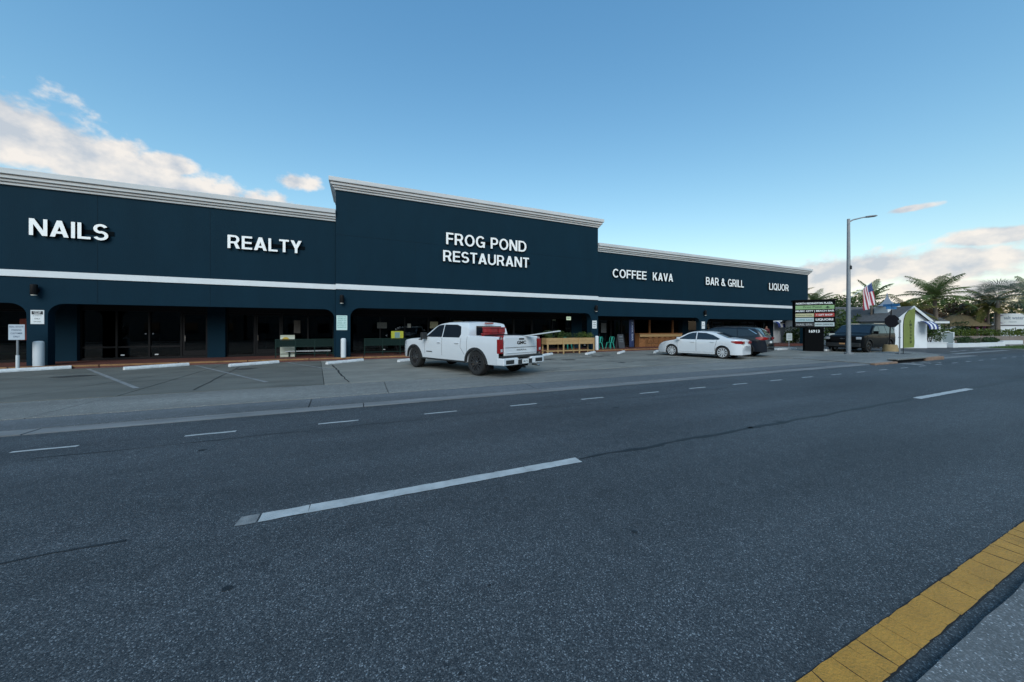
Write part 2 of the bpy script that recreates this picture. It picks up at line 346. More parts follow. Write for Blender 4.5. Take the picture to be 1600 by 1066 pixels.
# median strip of worn concrete beside the viewer
med = MB(); xs = [-30 + i * .22 for i in range(320)]
top = [(x, .652 + .004 * math.sin(x * 1.1) + random.uniform(-.004, .004)) for x in xs]
n = len(xs); vsx = [(x, y, .035) for x, y in top] + [(x, y, -.02) for x, y in top] + [(x, -1.25, .035) for x in xs]
med.add(vsx, [(i, i + 1, n + i + 1, n + i) for i in range(n - 1)] + [(2 * n + i, 2 * n + i + 1, i + 1, i) for i in range(n - 1)])
struct(med.build('median_strip', mat_aggregate('median_concrete', (0.10, 0.105, 0.105), (0.20, 0.205, 0.21), 150, .25, .85, .03, True, .3), smooth=30))

def strip(pts, wid, z, jit=0.0):
    mb = MB(); L_ = []; Rr = []
    for i, p in enumerate(pts):
        a = pts[max(i - 1, 0)]; b = pts[min(i + 1, len(pts) - 1)]; d = Vector((b[0] - a[0], b[1] - a[1])).normalized(); nn = Vector((-d.y, d.x))
        w = wid * (1 + random.uniform(-jit, jit)) / 2
        L_.append((p[0] + nn.x * w, p[1] + nn.y * w, z)); Rr.append((p[0] - nn.x * w, p[1] - nn.y * w, z))
    k = len(pts); mb.add(L_ + Rr, [(k + i, k + i + 1, i + 1, i) for i in range(k - 1)]); return mb
# short edge-line dashes
for i in range(-8, 32):
    x = -4.08 + i * 1.70; a = 6.32 + .012 * math.sin(i * 2.1) + max(0, (3 - x)) * .02
    if x > 37: break
    strip([(x, a), (x + .2, a + .006), (x + .4, a - .003), (x + .60, a)], .066, .004, .15).build('edge_line_dash', M_DASH, road, recalc=False)
# lane line: long dashes with broken edges
for x0 in (-25.0, -13.0, -.78, 11.4, 23.7, 36.0, 48.2, 60.4, 72.6):
    k = 9; w0 = x0
    for j in range(k):
        wl = 3.12 / k; g = .004 if j else 0
        pts = [(w0 + g + wl * q / 4, 3.40 + random.uniform(-.003, .003)) for q in range(5)]
        strip(pts, .142, .004, .06).build('lane_line_piece', M_STRIPE, road, recalc=False); w0 += wl
strip([(-.93, 3.405), (-.85, 3.40), (-.795, 3.40)], .14, .003, .1).build('lane_line_ghost', M_FAINT, road, recalc=False)
# tar seam along the lane line
pts = [(2.36 + i * .16, 3.42 + .018 * math.sin(i * .7) + random.uniform(-.012, .012)) for i in range(57)]
strip(pts, .055, .003, .7).build('tar_seam', M_SEAL, road, recalc=False)
pts = [(14.6 + i * .4, 3.42 + random.uniform(-.02, .02)) for i in range(23)]
strip(pts, .06, .003, .7).build('tar_seam', M_SEAL, road, recalc=False)
pts = [(-14 + i * .4, 3.42 + random.uniform(-.02, .02)) for i in range(32)]
strip(pts, .03, .003, .7).build('tar_seam', M_SEAL, road, recalc=False)
# small tar blobs and scuffs on the carriageway
def blob(x, y, r, z, m, nm, parent, ax=1.6):
    k = 11; vs = [(x + ax * r * random.uniform(.55, 1.1) * math.cos(2 * math.pi * i / k), y + r * random.uniform(.5, 1.1) * math.sin(2 * math.pi * i / k), z) for i in range(k)]
    return MB().add(vs, [tuple(range(k))]).build(nm, m, parent, recalc=False)
for (x, y, r) in [(-.75, 2.55, .035), (-1.16, 1.92, .022), (-.25, 1.68, .02), (1.9, 2.02, .025), (.7, 1.95, .014), (-2.2, 3.1, .03), (6.4, 3.47, .09), (5.6, 3.44, .05), (4.6, 5.4, .07), (-1.9, 5.6, .05), (3.3, 2.3, .02), (.4, 1.5, .012), (1.2, 2.9, .016)]:
    blob(x, y, r * .8, .003, M_SEAL, 'tar_spot', road, 1.3)
for (xa, ya, xb, yb, w_) in ((-6.0, 6.05, 9.0, 6.02, .018), (3.2, 5.9, 12.0, 5.2, .014)):
    k = 40; strip([(xa + (xb - xa) * i / k + random.uniform(-.02, .02), ya + (yb - ya) * i / k + random.uniform(-.03, .03)) for i in range(k + 1)], w_, .0025, .8).build('hairline_crack', M_SEAL, road, recalc=False)
# yellow edge line, cracked across into pieces
x = -9.0; e0 = (x, x)
while x < 40:
    x += random.choice((.07, .10, .13, .17, .24)) * random.uniform(.8, 1.2) if x < 14 else 2.2
    e1 = (x, x + random.uniform(-.012, .035)); g = random.choice((.0008, .0014, .0028)); j = [random.uniform(-.0025, .0025) for _ in range(4)]
    vs = [(e0[0] + g, .725 + j[0], .004), ((e0[0] + e1[0]) / 2, .7235 + j[1], .004), (e1[0] - g, .725 + j[0], .004), ((e1[0] + e1[1]) / 2 - g + random.uniform(-.009, .009), .80, .004), (e1[1] - g, .875 + j[2], .004), ((e0[1] + e1[1]) / 2, .8765 + j[3], .004), (e0[1] + g, .875 + j[2], .004), ((e0[0] + e0[1]) / 2 + g, .80, .004)]
    MB().add(vs, [tuple(range(8))]).build('yellow_line_piece', M_YELLOW, road, recalc=False); e0 = e1
strip([(-9 + i * .06, .80) for i in range(560)], .162, .002, .05).build('yellow_line_underlay', M_CRACK, road, recalc=False)  # dark strip fills the cracks and paints in shade along the ragged edges
for xx in (-.78, 11.4): strip([(xx + i * .05, 3.40) for i in range(63)], .149, .002, .08).build('lane_line_underlay', M_CRACK, road, recalc=False)
# bicycle marking, worn, far along the edge lane
bm_ = MB()
for c in (23.6, 24.7):
    k = 14; vs = []
    for i in range(k):
        t = 2 * math.pi * i / k; vs += [(c + .42 * math.cos(t), 6.9 + .30 * math.sin(t), .004), (c + .34 * math.cos(t), 6.9 + .22 * math.sin(t), .004)]
    bm_.add(vs, [(2 * i, 2 * ((i + 1) % k), 2 * ((i + 1) % k) + 1, 2 * i + 1) for i in range(k)])
bm_.box(23.6, 24.6, 6.9, 6.98, .0, .004); bm_.box(22.2, 22.9, 6.6, 7.2, .0, .004)
bm_.build('bicycle_marking', M_FAINT, road)

# gutter, apron, pavement and parking pad, slab by slab with open joints
def slabs(name, x0, x1, y0, y1, z, m, step, gap=.018, skew=0.0, start=0.0, label=None, mats=None):
    p = bpy.data.objects.new(name, None); COL.objects.link(p); struct(p, label)
    MB().box(x0, x1, y0 + .003, y1 - .003, -.4, z - .025).build('bedding', M_CRACK, p)
    x = x0 + start; i = 0
    while x < x1 - .01:
        w = step if not isinstance(step, list) else step[i % len(step)]
        e = min(x + w, x1); sk0 = skew[i % len(skew)] if isinstance(skew, list) else skew; sk1 = skew[(i + 1) % len(skew)] if isinstance(skew, list) else skew
        mb = MB(); dz = random.uniform(-.003, .003)
        q = [(x + gap / 2, y0), (e - gap / 2, y0), (e - gap / 2 + sk1, y1), (x + gap / 2 + sk0, y1)]
        mb.prism(q, -.03, z + dz, 'XY'); o = mb.build('slab', mats(x, e) if mats else m, p); x = e; i += 1
    return p
slabs('gutter', -60, 33.1, 7.454, 7.80, .010, M_GUTTER, [5.2, 6.1, 4.6, 5.7], start=.9)
slabs('driveway_apron', -60, 33.1, 7.812, 8.715, .017, M_APRON, [6.0, 5.1, 6.4], start=.5, skew=[.25, -.05, .1])
slabs('pavement', -60, 33.1, 8.732, 10.715, .024, M_WALKC, [5.9, 6.3, 5.2], start=2.45, skew=[.12, 0, .3])
slabs('parking_pad', -60, 33.1, 10.735, 18.88, .031, None, [9.3, 5.0, 4.15, 5.6, 6.1, 4.9, 5.5], start=.0, skew=[-.9, .7, -.2, .3, -.4], mats=lambda a, b: M_PAD_OLD if (a + b) / 2 < .5 else M_PAD_NEW)
pad = bpy.data.objects['parking_pad']
PZ = .031
def crack(a, b, w, z, parent, k=14, j=.03):
    pts = [(a[0] + (b[0] - a[0]) * i / k + (random.uniform(-j, j) if 0 < i < k else 0), a[1] + (b[1] - a[1]) * i / k + (random.uniform(-j, j) if 0 < i < k else 0)) for i in range(k + 1)]
    return strip(pts, w, z, .5).build('crack', M_CRACK, parent, recalc=False)
crack((-3.9, 11.0), (-4.7, 18.0), .022, PZ + .006, pad)
crack((-.38, 10.85), (-1.25, 16.6), .05, PZ + .006, pad)
crack((-7.4, 10.9), (-5.6, 17.2), .018, PZ + .006, pad)
crack((2.4, 11.2), (6.5, 10.9), .02, PZ + .006, pad, 26, .05)
crack((6.5, 11.4), (15.0, 13.2), .025, PZ + .006, pad, 30, .08)
crack((9.0, 13.2), (19.0, 12.0), .02, PZ + .006, pad, 30, .08)
crack((11, 10.95), (24, 11.6), .03, PZ + .006, pad, 30, .06)
for (x, y, r) in [(8.6, 15.2, .30), (9.4, 14.5, .35), (12.2, 15.8, .35), (13.3, 16.4, .25), (16.0, 15.5, .3), (7.2, 14.0, .2), (-8.6, 15.8, .35), (-4.2, 16.2, .3), (10.8, 12.3, .16), (19.4, 13.5, .25)]:
    blob(x, y, r, PZ + .005, mat('oil_stain', (0.045, 0.044, 0.042), .5, var=.3), 'oil_stain', pad, 1.5)
# faded stall lines
for (a, b) in [((-9.7, 18.5), (-5.35, 11.9)), ((-6.5, 18.5), (-2.55, 11.8)), ((-3.2, 18.4), (-.95, 14.3)), ((1.9, 16.3), (3.3, 14.0)), ((14.5, 18.0), (16.2, 15.2)), ((11.2, 18.0), (12.9, 15.2)), ((21.0, 17.6), (23.4, 13.4))]:
    strip([(a[0] + (b[0] - a[0]) * i / 8, a[1] + (b[1] - a[1]) * i / 8) for i in range(9)], .10, PZ + .004 + .004, .15).build('stall_line', M_FAINT, pad, recalc=False)
# corner island with its drain inlet
isl = MB(); pts = [(20.6, 7.45), (24.2, 7.42), (26.6, 7.46), (28.6, 7.7), (30.6, 8.4), (32.0, 9.4), (32.9, 10.7), (30.5, 10.7), (27, 10.7), (23.5, 10.7), (20.6, 10.7)]
def kerbh(i): return [.06, .13, .15, .15, .13, .13, .12, .1, .08, .07, .055][i]
k = len(pts); isl.add([(x, y, kerbh(i)) for i, (x, y) in enumerate(pts)] + [(x, y, -.05) for x, y in pts], [tuple(range(k))] + [(i, k + i, k + (i + 1) % k, (i + 1) % k) for i in range(k)])
isl_o = struct(isl.build('corner_pavement', M_WALKC))
o = MB().box(22.4, 25.4, 7.34, 7.428, .012, .115).build('drain_inlet', M_BLACKM, isl_o)
kx = [(20.3, .05), (21.0, .11), (22.4, .13)]
MB().box(20.3, 22.38, 7.25, 7.44, -.02, .085).build('kerb_stone', mat('orange_kerb', (0.22, 0.14, 0.095), .8, var=.35, vscale=4), isl_o, bevel=.03)
MB().box(25.42, 27.6, 7.27, 7.46, -.02, .17).build('kerb_stone', MATS['orange_kerb'], isl_o, bevel=.03)
MB().box(22.38, 25.42, 7.25, 7.62, .135, .20).build('inlet_cover', M_WALKC, isl_o, bevel=.02)
struct(MB().box(20.6, 33.1, 10.725, 10.728, -.3, .03).build('pavement_joint', M_CRACK))

# walkway under the canopy, red tiles, with a worn yellow nosing
wk = bpy.data.objects.new('covered_walkway', None); COL.objects.link(wk); struct(wk)
MB().box(-60, 41.0, 18.93, 21.62, -.4, .148).build('walkway_base', M_CRACK, wk)
x = -24.0
while x < 41:
    for (a, b) in ((19.16, 20.36), (20.37, 21.58)):
        MB().box(x + .006, min(x + 1.194, 41), a, b, .10, .158).build('tile', M_REDWALK, wk)
    x += 1.2
x = -24.0
while x < 41:
    e = min(x + 2.4, 41)
    MB().box(x + .005, e - .005, 18.90, 19.15, -.1, .162).build('kerb_stone', M_REDWALK, wk, bevel=.02)
    if x < 5 or 14 < x < 24: MB().box(x + .02, e - .02, 18.896, 18.93, .10, .166).build('nosing', M_KERBY, wk)
    x = e
WZ = .158

# ------------------------------------------------------------------ shopping plaza
plaza = thing('shopping_plaza', 'long dark teal shopping plaza with white cornice and shaded storefronts', 'building', (0, 19.4, 0))
YF = 19.4
def arc(cx, cz, r, a0, a1, k=7): return [(cx + r * math.cos(R(a0 + (a1 - a0) * i / k)), cz + r * math.sin(R(a0 + (a1 - a0) * i / k))) for i in range(k + 1)]
def opening(x0, x1, zt, r=.46, left=True, right=True):
    """points walking from the foot of the left jamb up, across and down to the right foot"""
    p = []
    p += ([(x0, WZ)] + arc(x0 + r, zt - r, r, 180, 90)) if left else [(x0, WZ), (x0, zt)]
    p += (arc(x1 - r, zt - r, r, 90, 0) + [(x1, WZ)]) if right else [(x1, zt), (x1, WZ)]
    return p
def facade(x0, x1, ops, ztop, y0, y1, nm='facade_wall', top=None):
    """wall face with arched openings, tessellated from columns and lintels so no face is concave"""
    poly = [(x0, ztop), (x0, WZ)]
    for o in ops: poly += o
    poly += [(x1, WZ), (x1, ztop)]
    out = []
    for q in poly:
        if not out or (abs(q[0] - out[-1][0]) > 1e-4 or abs(q[1] - out[-1][1]) > 1e-4): out.append(q)
    bm = bmesh.new(); vs = [bm.verts.new((a, y0 - YF, b)) for a, b in out]; f = bm.faces.new(vs)
    r = bmesh.ops.extrude_face_region(bm, geom=[f]); bmesh.ops.translate(bm, vec=(0, y1 - y0, 0), verts=[g for g in r['geom'] if isinstance(g, bmesh.types.BMVert)])
    bmesh.ops.recalc_face_normals(bm, faces=bm.faces); bmesh.ops.triangulate(bm, faces=[f for f in bm.faces if len(f.verts) > 4])
    me = bpy.data.meshes.new(nm); bm.to_mesh(me); bm.free(); me.materials.append(M_TEAL)
    ob = bpy.data.objects.new(nm, me); COL.objects.link(ob); ob.parent = plaza; return ob
facade(-24, -1.30, [opening(-23.2, -11.84, 2.56), opening(-11.28, -1.36, 2.57)], 7.0, 19.40, 19.75)
facade(-1.28, 14.86, [opening(-.62, 14.30, 2.66)], 8.56, 19.25, 19.75)
facade(14.88, 40.6, [opening(14.95, 25.16, 2.50, left=False), opening(25.95, 39.9, 2.44)], 7.0, 19.40, 19.75)
def P(name, m, x0, x1, y0, y1, z0, z1, bevel=0, parent=None):      # world-y box parented to the plaza
    return MB().box(x0, x1, y0 - YF, y1 - YF, z0, z1).build(name, m, parent or plaza, bevel=bevel)
def cornice(x0, x1, y, z0, depth, ends=(0, 0)):
    cs = [(0, .10, .07), (.105, .20, .14), (.205, .34, .22), (.345, .56, .30)]
    for a, b, pr in cs:
        P('cornice_course', M_CORN, x0 - pr * ends[0], x1 + pr * ends[1], y - pr, y + depth, z0 + a, z0 + b, .018)
    P('cornice_course', M_CRACK, x0, x1, y - .05, y + depth - .1, z0 + .01, z0 + .54)
cornice(-24, -1.285, 19.40, 7.0, .55); cornice(14.865, 40.6, 19.40, 6.97, .55, (0, 1)); cornice(-1.28, 14.86, 19.25, 8.56, 3.0, (1, 1))
P('trim_band', M_WHITE, -24, -1.285, 19.36, 19.395, 3.57, 3.82, .006); P('trim_band', M_WHITE, -1.28, 14.86, 19.20, 19.245, 3.58, 3.84, .006); P('trim_band', M_WHITE, 14.865, 40.6, 19.36, 19.395, 3.56, 3.81, .006)
P('side_return', M_TEAL, -1.28, -1.0, 19.752, 22.2, 6.5, 8.56); P('side_return', M_TEAL, 14.58, 14.86, 19.752, 22.2, 6.5, 8.56); P('rear_parapet', M_TEAL, -1.28, 14.86, 22.21, 22.4, 6.5, 8.56)
for x in (-9.9, -6.3): P('panel_joint', M_TEAL2, x - .006, x + .006, 19.393, 19.41, 2.62, 3.56); P('panel_joint', M_TEAL2, x - .006, x + .006, 19.393, 19.41, 3.83, 6.99)
P('panel_joint', M_TEAL2, -1.27, 3.9, 19.244, 19.26, 6.33, 6.342); P('panel_joint', M_TEAL2, 9.6, 14.85, 19.244, 19.26, 6.33, 6.342)
P('panel_joint', M_TEAL2, 2.6, 2.612, 19.244, 19.26, 3.85, 6.32); P('panel_joint', M_TEAL2, 10.4, 10.412, 19.244, 19.26, 2.68, 3.57)
P('soffit', mat('soffit_paint', (0.012, 0.018, 0.022), .8), -24, 40.55, 19.76, 21.8, 2.70, 2.78)
P('roof', mat('roof_membrane', (0.25, 0.25, 0.24), .9), -24, 40.6, 19.76, 36, 6.3, 6.5)
P('end_wall', M_TEAL, 38.75, 39.0, 26.5, 36, .0, 6.3); P('end_wall', M_TEAL, 38.75, 39.0, 21.95, 26.49, .0, .9); P('end_wall', M_TEAL, 38.75, 39.0, 21.95, 26.49, 2.4, 6.3); P('side_pane', M_GLASS, 38.86, 38.87, 21.96, 26.48, .902, 2.398); [P('side_mullion', M_BLACK, 38.82, 38.90, y_, y_ + .08, .902, 2.398) for y_ in (23.0, 24.1, 25.3)]; P('end_fascia', M_TEAL, 40.3, 40.6, 19.76, 36, 2.5, 7.0); P('end_wall', M_TEAL, -24, -23.75, 19.76, 36, 0, 6.3)
P('rear_wall', M_TEAL, -24, 39, 35.8, 36, 0, 6.3)
# shop interior: floor, back wall, ceiling, party walls
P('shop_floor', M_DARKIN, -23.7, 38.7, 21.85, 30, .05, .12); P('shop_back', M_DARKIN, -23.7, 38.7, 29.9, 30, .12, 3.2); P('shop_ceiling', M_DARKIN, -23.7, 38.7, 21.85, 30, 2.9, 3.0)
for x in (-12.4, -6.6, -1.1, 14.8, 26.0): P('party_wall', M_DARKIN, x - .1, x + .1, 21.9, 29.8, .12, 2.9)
YW = 21.6
def storefront(x0, x1, divs, kinds, sill=.74, zt=2.40):
    """aluminium shop front: piers of frame, panes, doors. kinds: w window with low panel, f full pane, d door"""
    P('frame_head', M_BLACK, x0, x1, YW, YW + .12, zt, 2.70); P('frame_sill', M_BLACK, x0, x1, YW - .02, YW + .14, WZ, WZ + .10)
    xs = [x0] + divs + [x1]
    for i, x in enumerate(xs): P('mullion', M_BLACK, x - .035 + (.035 if i == 0 else 0), x + .035 - (.035 if i == len(xs) - 1 else 0), YW, YW + .12, WZ + .10, zt)
    for i, kd in enumerate(kinds):
        a, b = xs[i] + .036, xs[i + 1] - .036
        if kd == 'd':
            dr = P('door', M_BLACK, a, a + .09, YW + .03, YW + .085, WZ + .11, zt - .01)
            for (q0, q1, r0, r1) in ((b - .09, b, WZ + .11, zt - .01), (a + .091, b - .091, zt - .14, zt - .01), (a + .091, b - .091, WZ + .11, WZ + .36)):
                MB().box(q0, q1, YW + .03 - YF, YW + .085 - YF, r0, r1).build('door_rail', M_BLACK, dr)
            MB().box(a + .092, b - .092, YW + .05 - YF, YW + .058 - YF, WZ + .362, zt - .142).build('pane', M_GLASS, dr)
            h = MB().tube([(a + .13, YW - .02 - YF, .95), (a + .13, YW - .06 - YF, .97), (a + .13, YW - .06 - YF, 1.25), (a + .13, YW - .02 - YF, 1.27)], .012, 6).build('handle', M_CHROME, dr)
        else:
            wn = P('window', M_BLACK, a, b, YW + .03, YW + .09, sill - .04, sill + .04) if kd == 'w' else P('window', M_BLACK, a, b, YW + .03, YW + .09, zt - .09, zt - .01)
            if kd == 'w':
                MB().box(a, b, YW + .05 - YF, YW + .06 - YF, WZ + .102, sill - .042).build('pane', M_GLASS, wn)
                MB().box(a, b, YW + .05 - YF, YW + .06 - YF, sill + .042, zt - .002).build('pane', M_GLASS, wn)
            else: MB().box(a, b, YW + .05 - YF, YW + .06 - YF, WZ + .102, zt - .092).build('pane', M_GLASS, wn)
for xs_ in (-10.28, -9.1, -8.0, -5.05, -2.62, 1.05, 3.85, 15.4): P('sticker', M_WHITE, xs_, xs_ + .13, YW + .044, YW + .048, .34, .39)
for xs_ in (-9.42, -9.16): P('door_knob', M_CHROME, xs_, xs_ + .06, YW - .03, YW + .03, 1.32, 1.38)
def pier(x0, x1, y=21.42): P('pier', M_TEAL, x0, x1, y, 21.9, WZ - .02, 2.70)
pier(-24, -23); pier(-12.35, -11.58); pier(-7.06, -6.36); pier(-1.55, -.75, 21.5); pier(14.2, 15.1, 21.5); pier(25.6, 26.3); pier(37.9, 38.75, 21.5)
storefront(-22.99, -12.36, [-20.5, -18.2, -15.9, -14.1], 'ffdff', .74)
storefront(-11.57, -7.07, [-10.40, -9.28, -8.12], 'wwwd')
storefront(-6.35, -1.56, [-5.2, -4.0, -2.8], 'fdff')
storefront(-.74, 14.19, [.9, 2.3, 3.7, 5.1, 6.5, 8.0, 9.5, 11.0, 12.6], 'fffffffdff')
storefront(15.11, 20.0, [16.6, 18.0, 19.0], 'fdff')
storefront(26.31, 37.89, [28, 29.6, 31.2, 32.4, 33.6, 34.8, 36.0, 37.0], 'ffdffffff')
# bar hatch between the coffee shop and the grill: wood posts over a bar
P('hatch_head', M_TEAL, 20.0, 25.6, 21.5, 21.9, 2.35, 2.70)
for x in (20.1, 21.85, 24.5): P('hatch_post', M_WOOD2, x, x + .12, 21.5, 21.62, 1.2, 2.35)

# channel letters, grotesque bold drawn stroke by stroke; every letter a part of its sign
TV, TH = .168, .145
def _bar(*p): return ('p', p)
def _v(x, z0=0, z1=1): return _bar((x, z0), (x + TV, z0), (x + TV, z1), (x, z1))
def _h(x0, x1, z): return _bar((x0, z), (x1, z), (x1, z + TH), (x0, z + TH))
def _arc(cx, cz, rx, rz, a0, a1): return ('a', (cx, cz, rx, rz, a0, a1))
GLYPHS = {
 'I': (TV, [_v(0)]), 'L': (.57, [_v(0), _h(.1, .57, 0)]), 'E': (.62, [_v(0), _h(.1, .62, 0), _h(.1, .58, .43), _h(.1, .62, 1 - TH)]), 'F': (.58, [_v(0), _h(.1, .54, .41), _h(.1, .58, 1 - TH)]),
 'T': (.62, [_v(.31 - TV / 2), _h(0, .62, 1 - TH)]), 'N': (.74, [_v(0), _v(.74 - TV), _bar((0, 1), (.21, 1), (.74, 0), (.53, 0))]),
 'A': (.78, [_bar((0, 0), (.205, 0), (.49, 1), (.285, 1)), _bar((.575, 0), (.78, 0), (.495, 1), (.29, 1)), _h(.16, .62, .20)]), 'V': (.76, [_bar((0, 1), (.205, 1), (.48, 0), (.285, 0)), _bar((.555, 1), (.76, 1), (.475, 0), (.28, 0))]),
 'Y': (.72, [_v(.36 - TV / 2, 0, .5), _bar((0, 1), (.215, 1), (.455, .42), (.265, .38)), _bar((.505, 1), (.72, 1), (.455, .38), (.265, .42))]), 'K': (.76, [_v(0), _bar((.5, 1), (.74, 1), (.2, .30), (.1, .42)), _bar((.52, 0), (.76, 0), (.40, .66), (.25, .54))]),
 'O': (.82, [_arc(.41, .5, .41, .515, 0, 360)]), 'Q': (.82, [_arc(.41, .5, .41, .515, 0, 360), _bar((.40, .26), (.53, .34), (.86, .02), (.73, -.08))]), 'C': (.76, [_arc(.41, .5, .41, .515, 42, 318)]),
 'G': (.80, [_arc(.41, .5, .41, .515, 42, 338), _h(.43, .79, .36), _v(.60, .0, .45)]), 'U': (.74, [_v(0, .34, 1), _v(.74 - TV, .34, 1), _arc(.37, .355, .37, .37, 180, 360)]),
 'D': (.76, [_v(0), _h(.1, .36, 0), _h(.1, .36, 1 - TH), _arc(.35, .5, .41, .5, -90, 90)]), 'P': (.66, [_v(0), _h(.1, .38, 1 - TH), _h(.1, .38, .36), _arc(.37, .68, .29, .32, -90, 90)]),
 'R': (.72, [_v(0), _h(.1, .38, 1 - TH), _h(.1, .40, .38), _arc(.39, .69, .29, .31, -90, 90), _bar((.34, .46), (.53, .46), (.72, 0), (.50, 0))]),
 'B': (.70, [_v(0), _h(.1, .40, 1 - TH), _h(.1, .42, .43), _h(.1, .40, 0), _arc(.39, .715, .27, .285, -90, 90), _arc(.40, .297, .30, .297, -90, 90)]),
 'S': (.68, [_arc(.34, .7125, .325, .2975, 25, 270), _arc(.34, .285, .34, .295, -155, 90)]),
 '&': (.82, [_arc(.33, .77, .22, .235, 0, 360), _arc(.33, .29, .33, .305, 60, 350), _bar((.17, .72), (.34, .82), (.84, 0), (.60, 0))]), ' ': (.28, [])}
def letter_mesh(ch, sx, sz, depth):
    mb = MB(); front = []
    for k, (kind, d) in enumerate(GLYPHS[ch][1]):
        if kind == 'p': poly = [(x * sx, z * sz) for x, z in d]; parts = [poly]
        else:
            cx, cz, rx, rz, a0, a1 = d; n = max(6, int(abs(a1 - a0) / 12)); tx = TV if rx > .25 else TV * .9; tz = TH; parts = []
            P0 = [((cx + rx * math.cos(R(a0 + (a1 - a0) * i / n))) * sx, (cz + rz * math.sin(R(a0 + (a1 - a0) * i / n))) * sz) for i in range(n + 1)]
            P1 = [((cx + (rx - tx) * math.cos(R(a0 + (a1 - a0) * i / n))) * sx, (cz + (rz - tz) * math.sin(R(a0 + (a1 - a0) * i / n))) * sz) for i in range(n + 1)]
            y0, y1 = -depth - .0012 * k, -.025; vs = [(x, y, z) for y in (y0, y1) for L_ in (P0, P1) for x, z in L_]; m_ = n + 1; fs = []; cl = abs(a1 - a0) >= 359.9
            for i in range(n): fs += [(i, i + 1, m_ + i + 1, m_ + i), (2 * m_ + i, 3 * m_ + i, 3 * m_ + i + 1, 2 * m_ + i + 1), (i, 2 * m_ + i, 2 * m_ + i + 1, i + 1), (m_ + i, m_ + i + 1, 3 * m_ + i + 1, 3 * m_ + i)]
            if not cl: fs += [(0, m_, 3 * m_, 2 * m_), (n, 2 * m_ + n, 3 * m_ + n, m_ + n)]
            mb.add(vs, fs)
        for poly in parts: mb.prism(poly, -depth - .0012 * k, -.025)
    return mb
def channel_sign(name, label, text, x0, x1, z0, z1, y, track=.10):
    t = thing(name, label, 'sign', ((x0 + x1) / 2, y, z0), group='channel letter signs on the plaza fascia')
    tot = sum(GLYPHS[c][0] for c in text) + track * (len(text) - 1); sx = (x1 - x0) / tot; x = -(x1 - x0) / 2; sz = z1 - z0
    for c in text:
        if c != ' ':
            o = letter_mesh(c, sx, sz, .13).build('letter', [M_LETTER, M_BLACK], t); o.location = (x, 0, 0)
            for p in o.data.polygons: p.material_index = 0 if p.normal.y < -.9 else 1
        x += (GLYPHS[c][0] + track) * sx
    MB().box(-(x1 - x0) / 2 + .05, (x1 - x0) / 2 + .12, -.024, -.001, sz * .35, sz * .62).build('raceway_shadow', mat('raceway_shadow_dark', (.0015, .004, .006), .8, spec=.05), t)  # near-black bar, its colour standing in for shadow behind the letters
    return t
channel_sign('wall_sign', 'white NAILS channel letters on the dark fascia', 'NAILS', -11.70, -9.52, 5.16, 5.80, 19.40)
channel_sign('wall_sign', 'white REALTY channel letters on the dark fascia', 'REALTY', -5.64, -2.76, 5.24, 5.84, 19.40)
channel_sign('wall_sign', 'white FROG POND letters on the raised centre parapet', 'FROG POND', 4.27, 9.30, 6.37, 7.03, 19.25)
channel_sign('wall_sign', 'white RESTAURANT letters below the upper line of the centre sign', 'RESTAURANT', 4.10, 9.48, 5.40, 6.02, 19.25)
channel_sign('wall_sign', 'white COFFEE channel letters on the fascia', 'COFFEE', 16.15, 19.30, 5.25, 5.85, 19.40)
channel_sign('wall_sign', 'white KAVA channel letters on the fascia', 'KAVA', 19.92, 22.0, 5.25, 5.85, 19.40)
channel_sign('wall_sign', 'white BAR & GRILL channel letters on the fascia', 'BAR & GRILL', 25.70, 30.5, 5.22, 5.85, 19.40)
channel_sign('wall_sign', 'white LIQUOR channel letters near the far end of the fascia', 'LIQUOR', 34.1, 37.1, 5.20, 5.82, 19.40)

# wall lamps above the columns
def sconce(x, z, y, label):
    t = thing('wall_lamp', label, 'lamp', (x, y, z), group='cylinder wall lamps over the columns')
    MB().lathe([(.085, 0), (.095, .02), (.095, .38), (.07, .40)], (0, -.16, 0), n=16).build('lamp_body', M_BLACK, t, smooth=40)
    MB().box(-.05, .05, -.07, -.001, .12, .26).build('bracket', M_BLACK, t)
    MB().lathe([(.075, -.03), (.08, -.002)], (0, -.16, 0), n=16).build('lens', mat('lamp_lens', (.65, .62, .55), .3), t)
sconce(-11.55, 2.88, 19.40, 'black cylinder wall lamp above the leftmost column sign'); sconce(-1.0, 2.88, 19.25, 'black cylinder wall lamp above the green and white notice')
sconce(14.6, 2.80, 19.25, 'black cylinder wall lamp between RESTAURANT and COFFEE columns'); sconce(25.6, 2.72, 19.40, 'black cylinder wall lamp above the column behind the white sedan')

# notices on the columns
def notice(name, label, x0, x1, z0, z1, y, col, draw):
    t = thing(name, label, 'sign', ((x0 + x1) / 2, y, z0)); w = (x1 - x0) / 2; h = z1 - z0
    MB().box(-w, w, -.012, -.001, 0, h).build('sign_plate', col, t, bevel=.003)
    draw(t, w, h); return t
M_PLATE = mat('sign_white', (.66, .68, .68), .5); M_PLATEG = mat('sign_green', (.03, .22, .19), .5)
def lines(t, rows, m, y=-.0135):
    for s, cap, z, w in rows: text_obj(s, cap, m, t, (-w / 2, y, z), .001, .01, w)
def d1(t, w, h):
    MB().box(-w + .03, w - .03, -.0145, -.0125, h - .17, h - .04).build('header', M_TEXTD, t)
    lines(t, [('CUSTOMER', .045, h - .10, .20), ('PARKING', .035, h - .155, .16)], M_LETTER, -.0165)
    lines(t, [('ALL OTHERS WILL', .03, h - .235, .24), ('ONLY', .055, h - .36, .15), ('TOW AWAY', .04, h - .47, .2)], M_TEXTD)
notice('parking_notice', 'white rounded parking notice with black header on the leftmost column', -11.73, -11.37, 1.76, 2.30, 19.40, M_PLATE, d1)
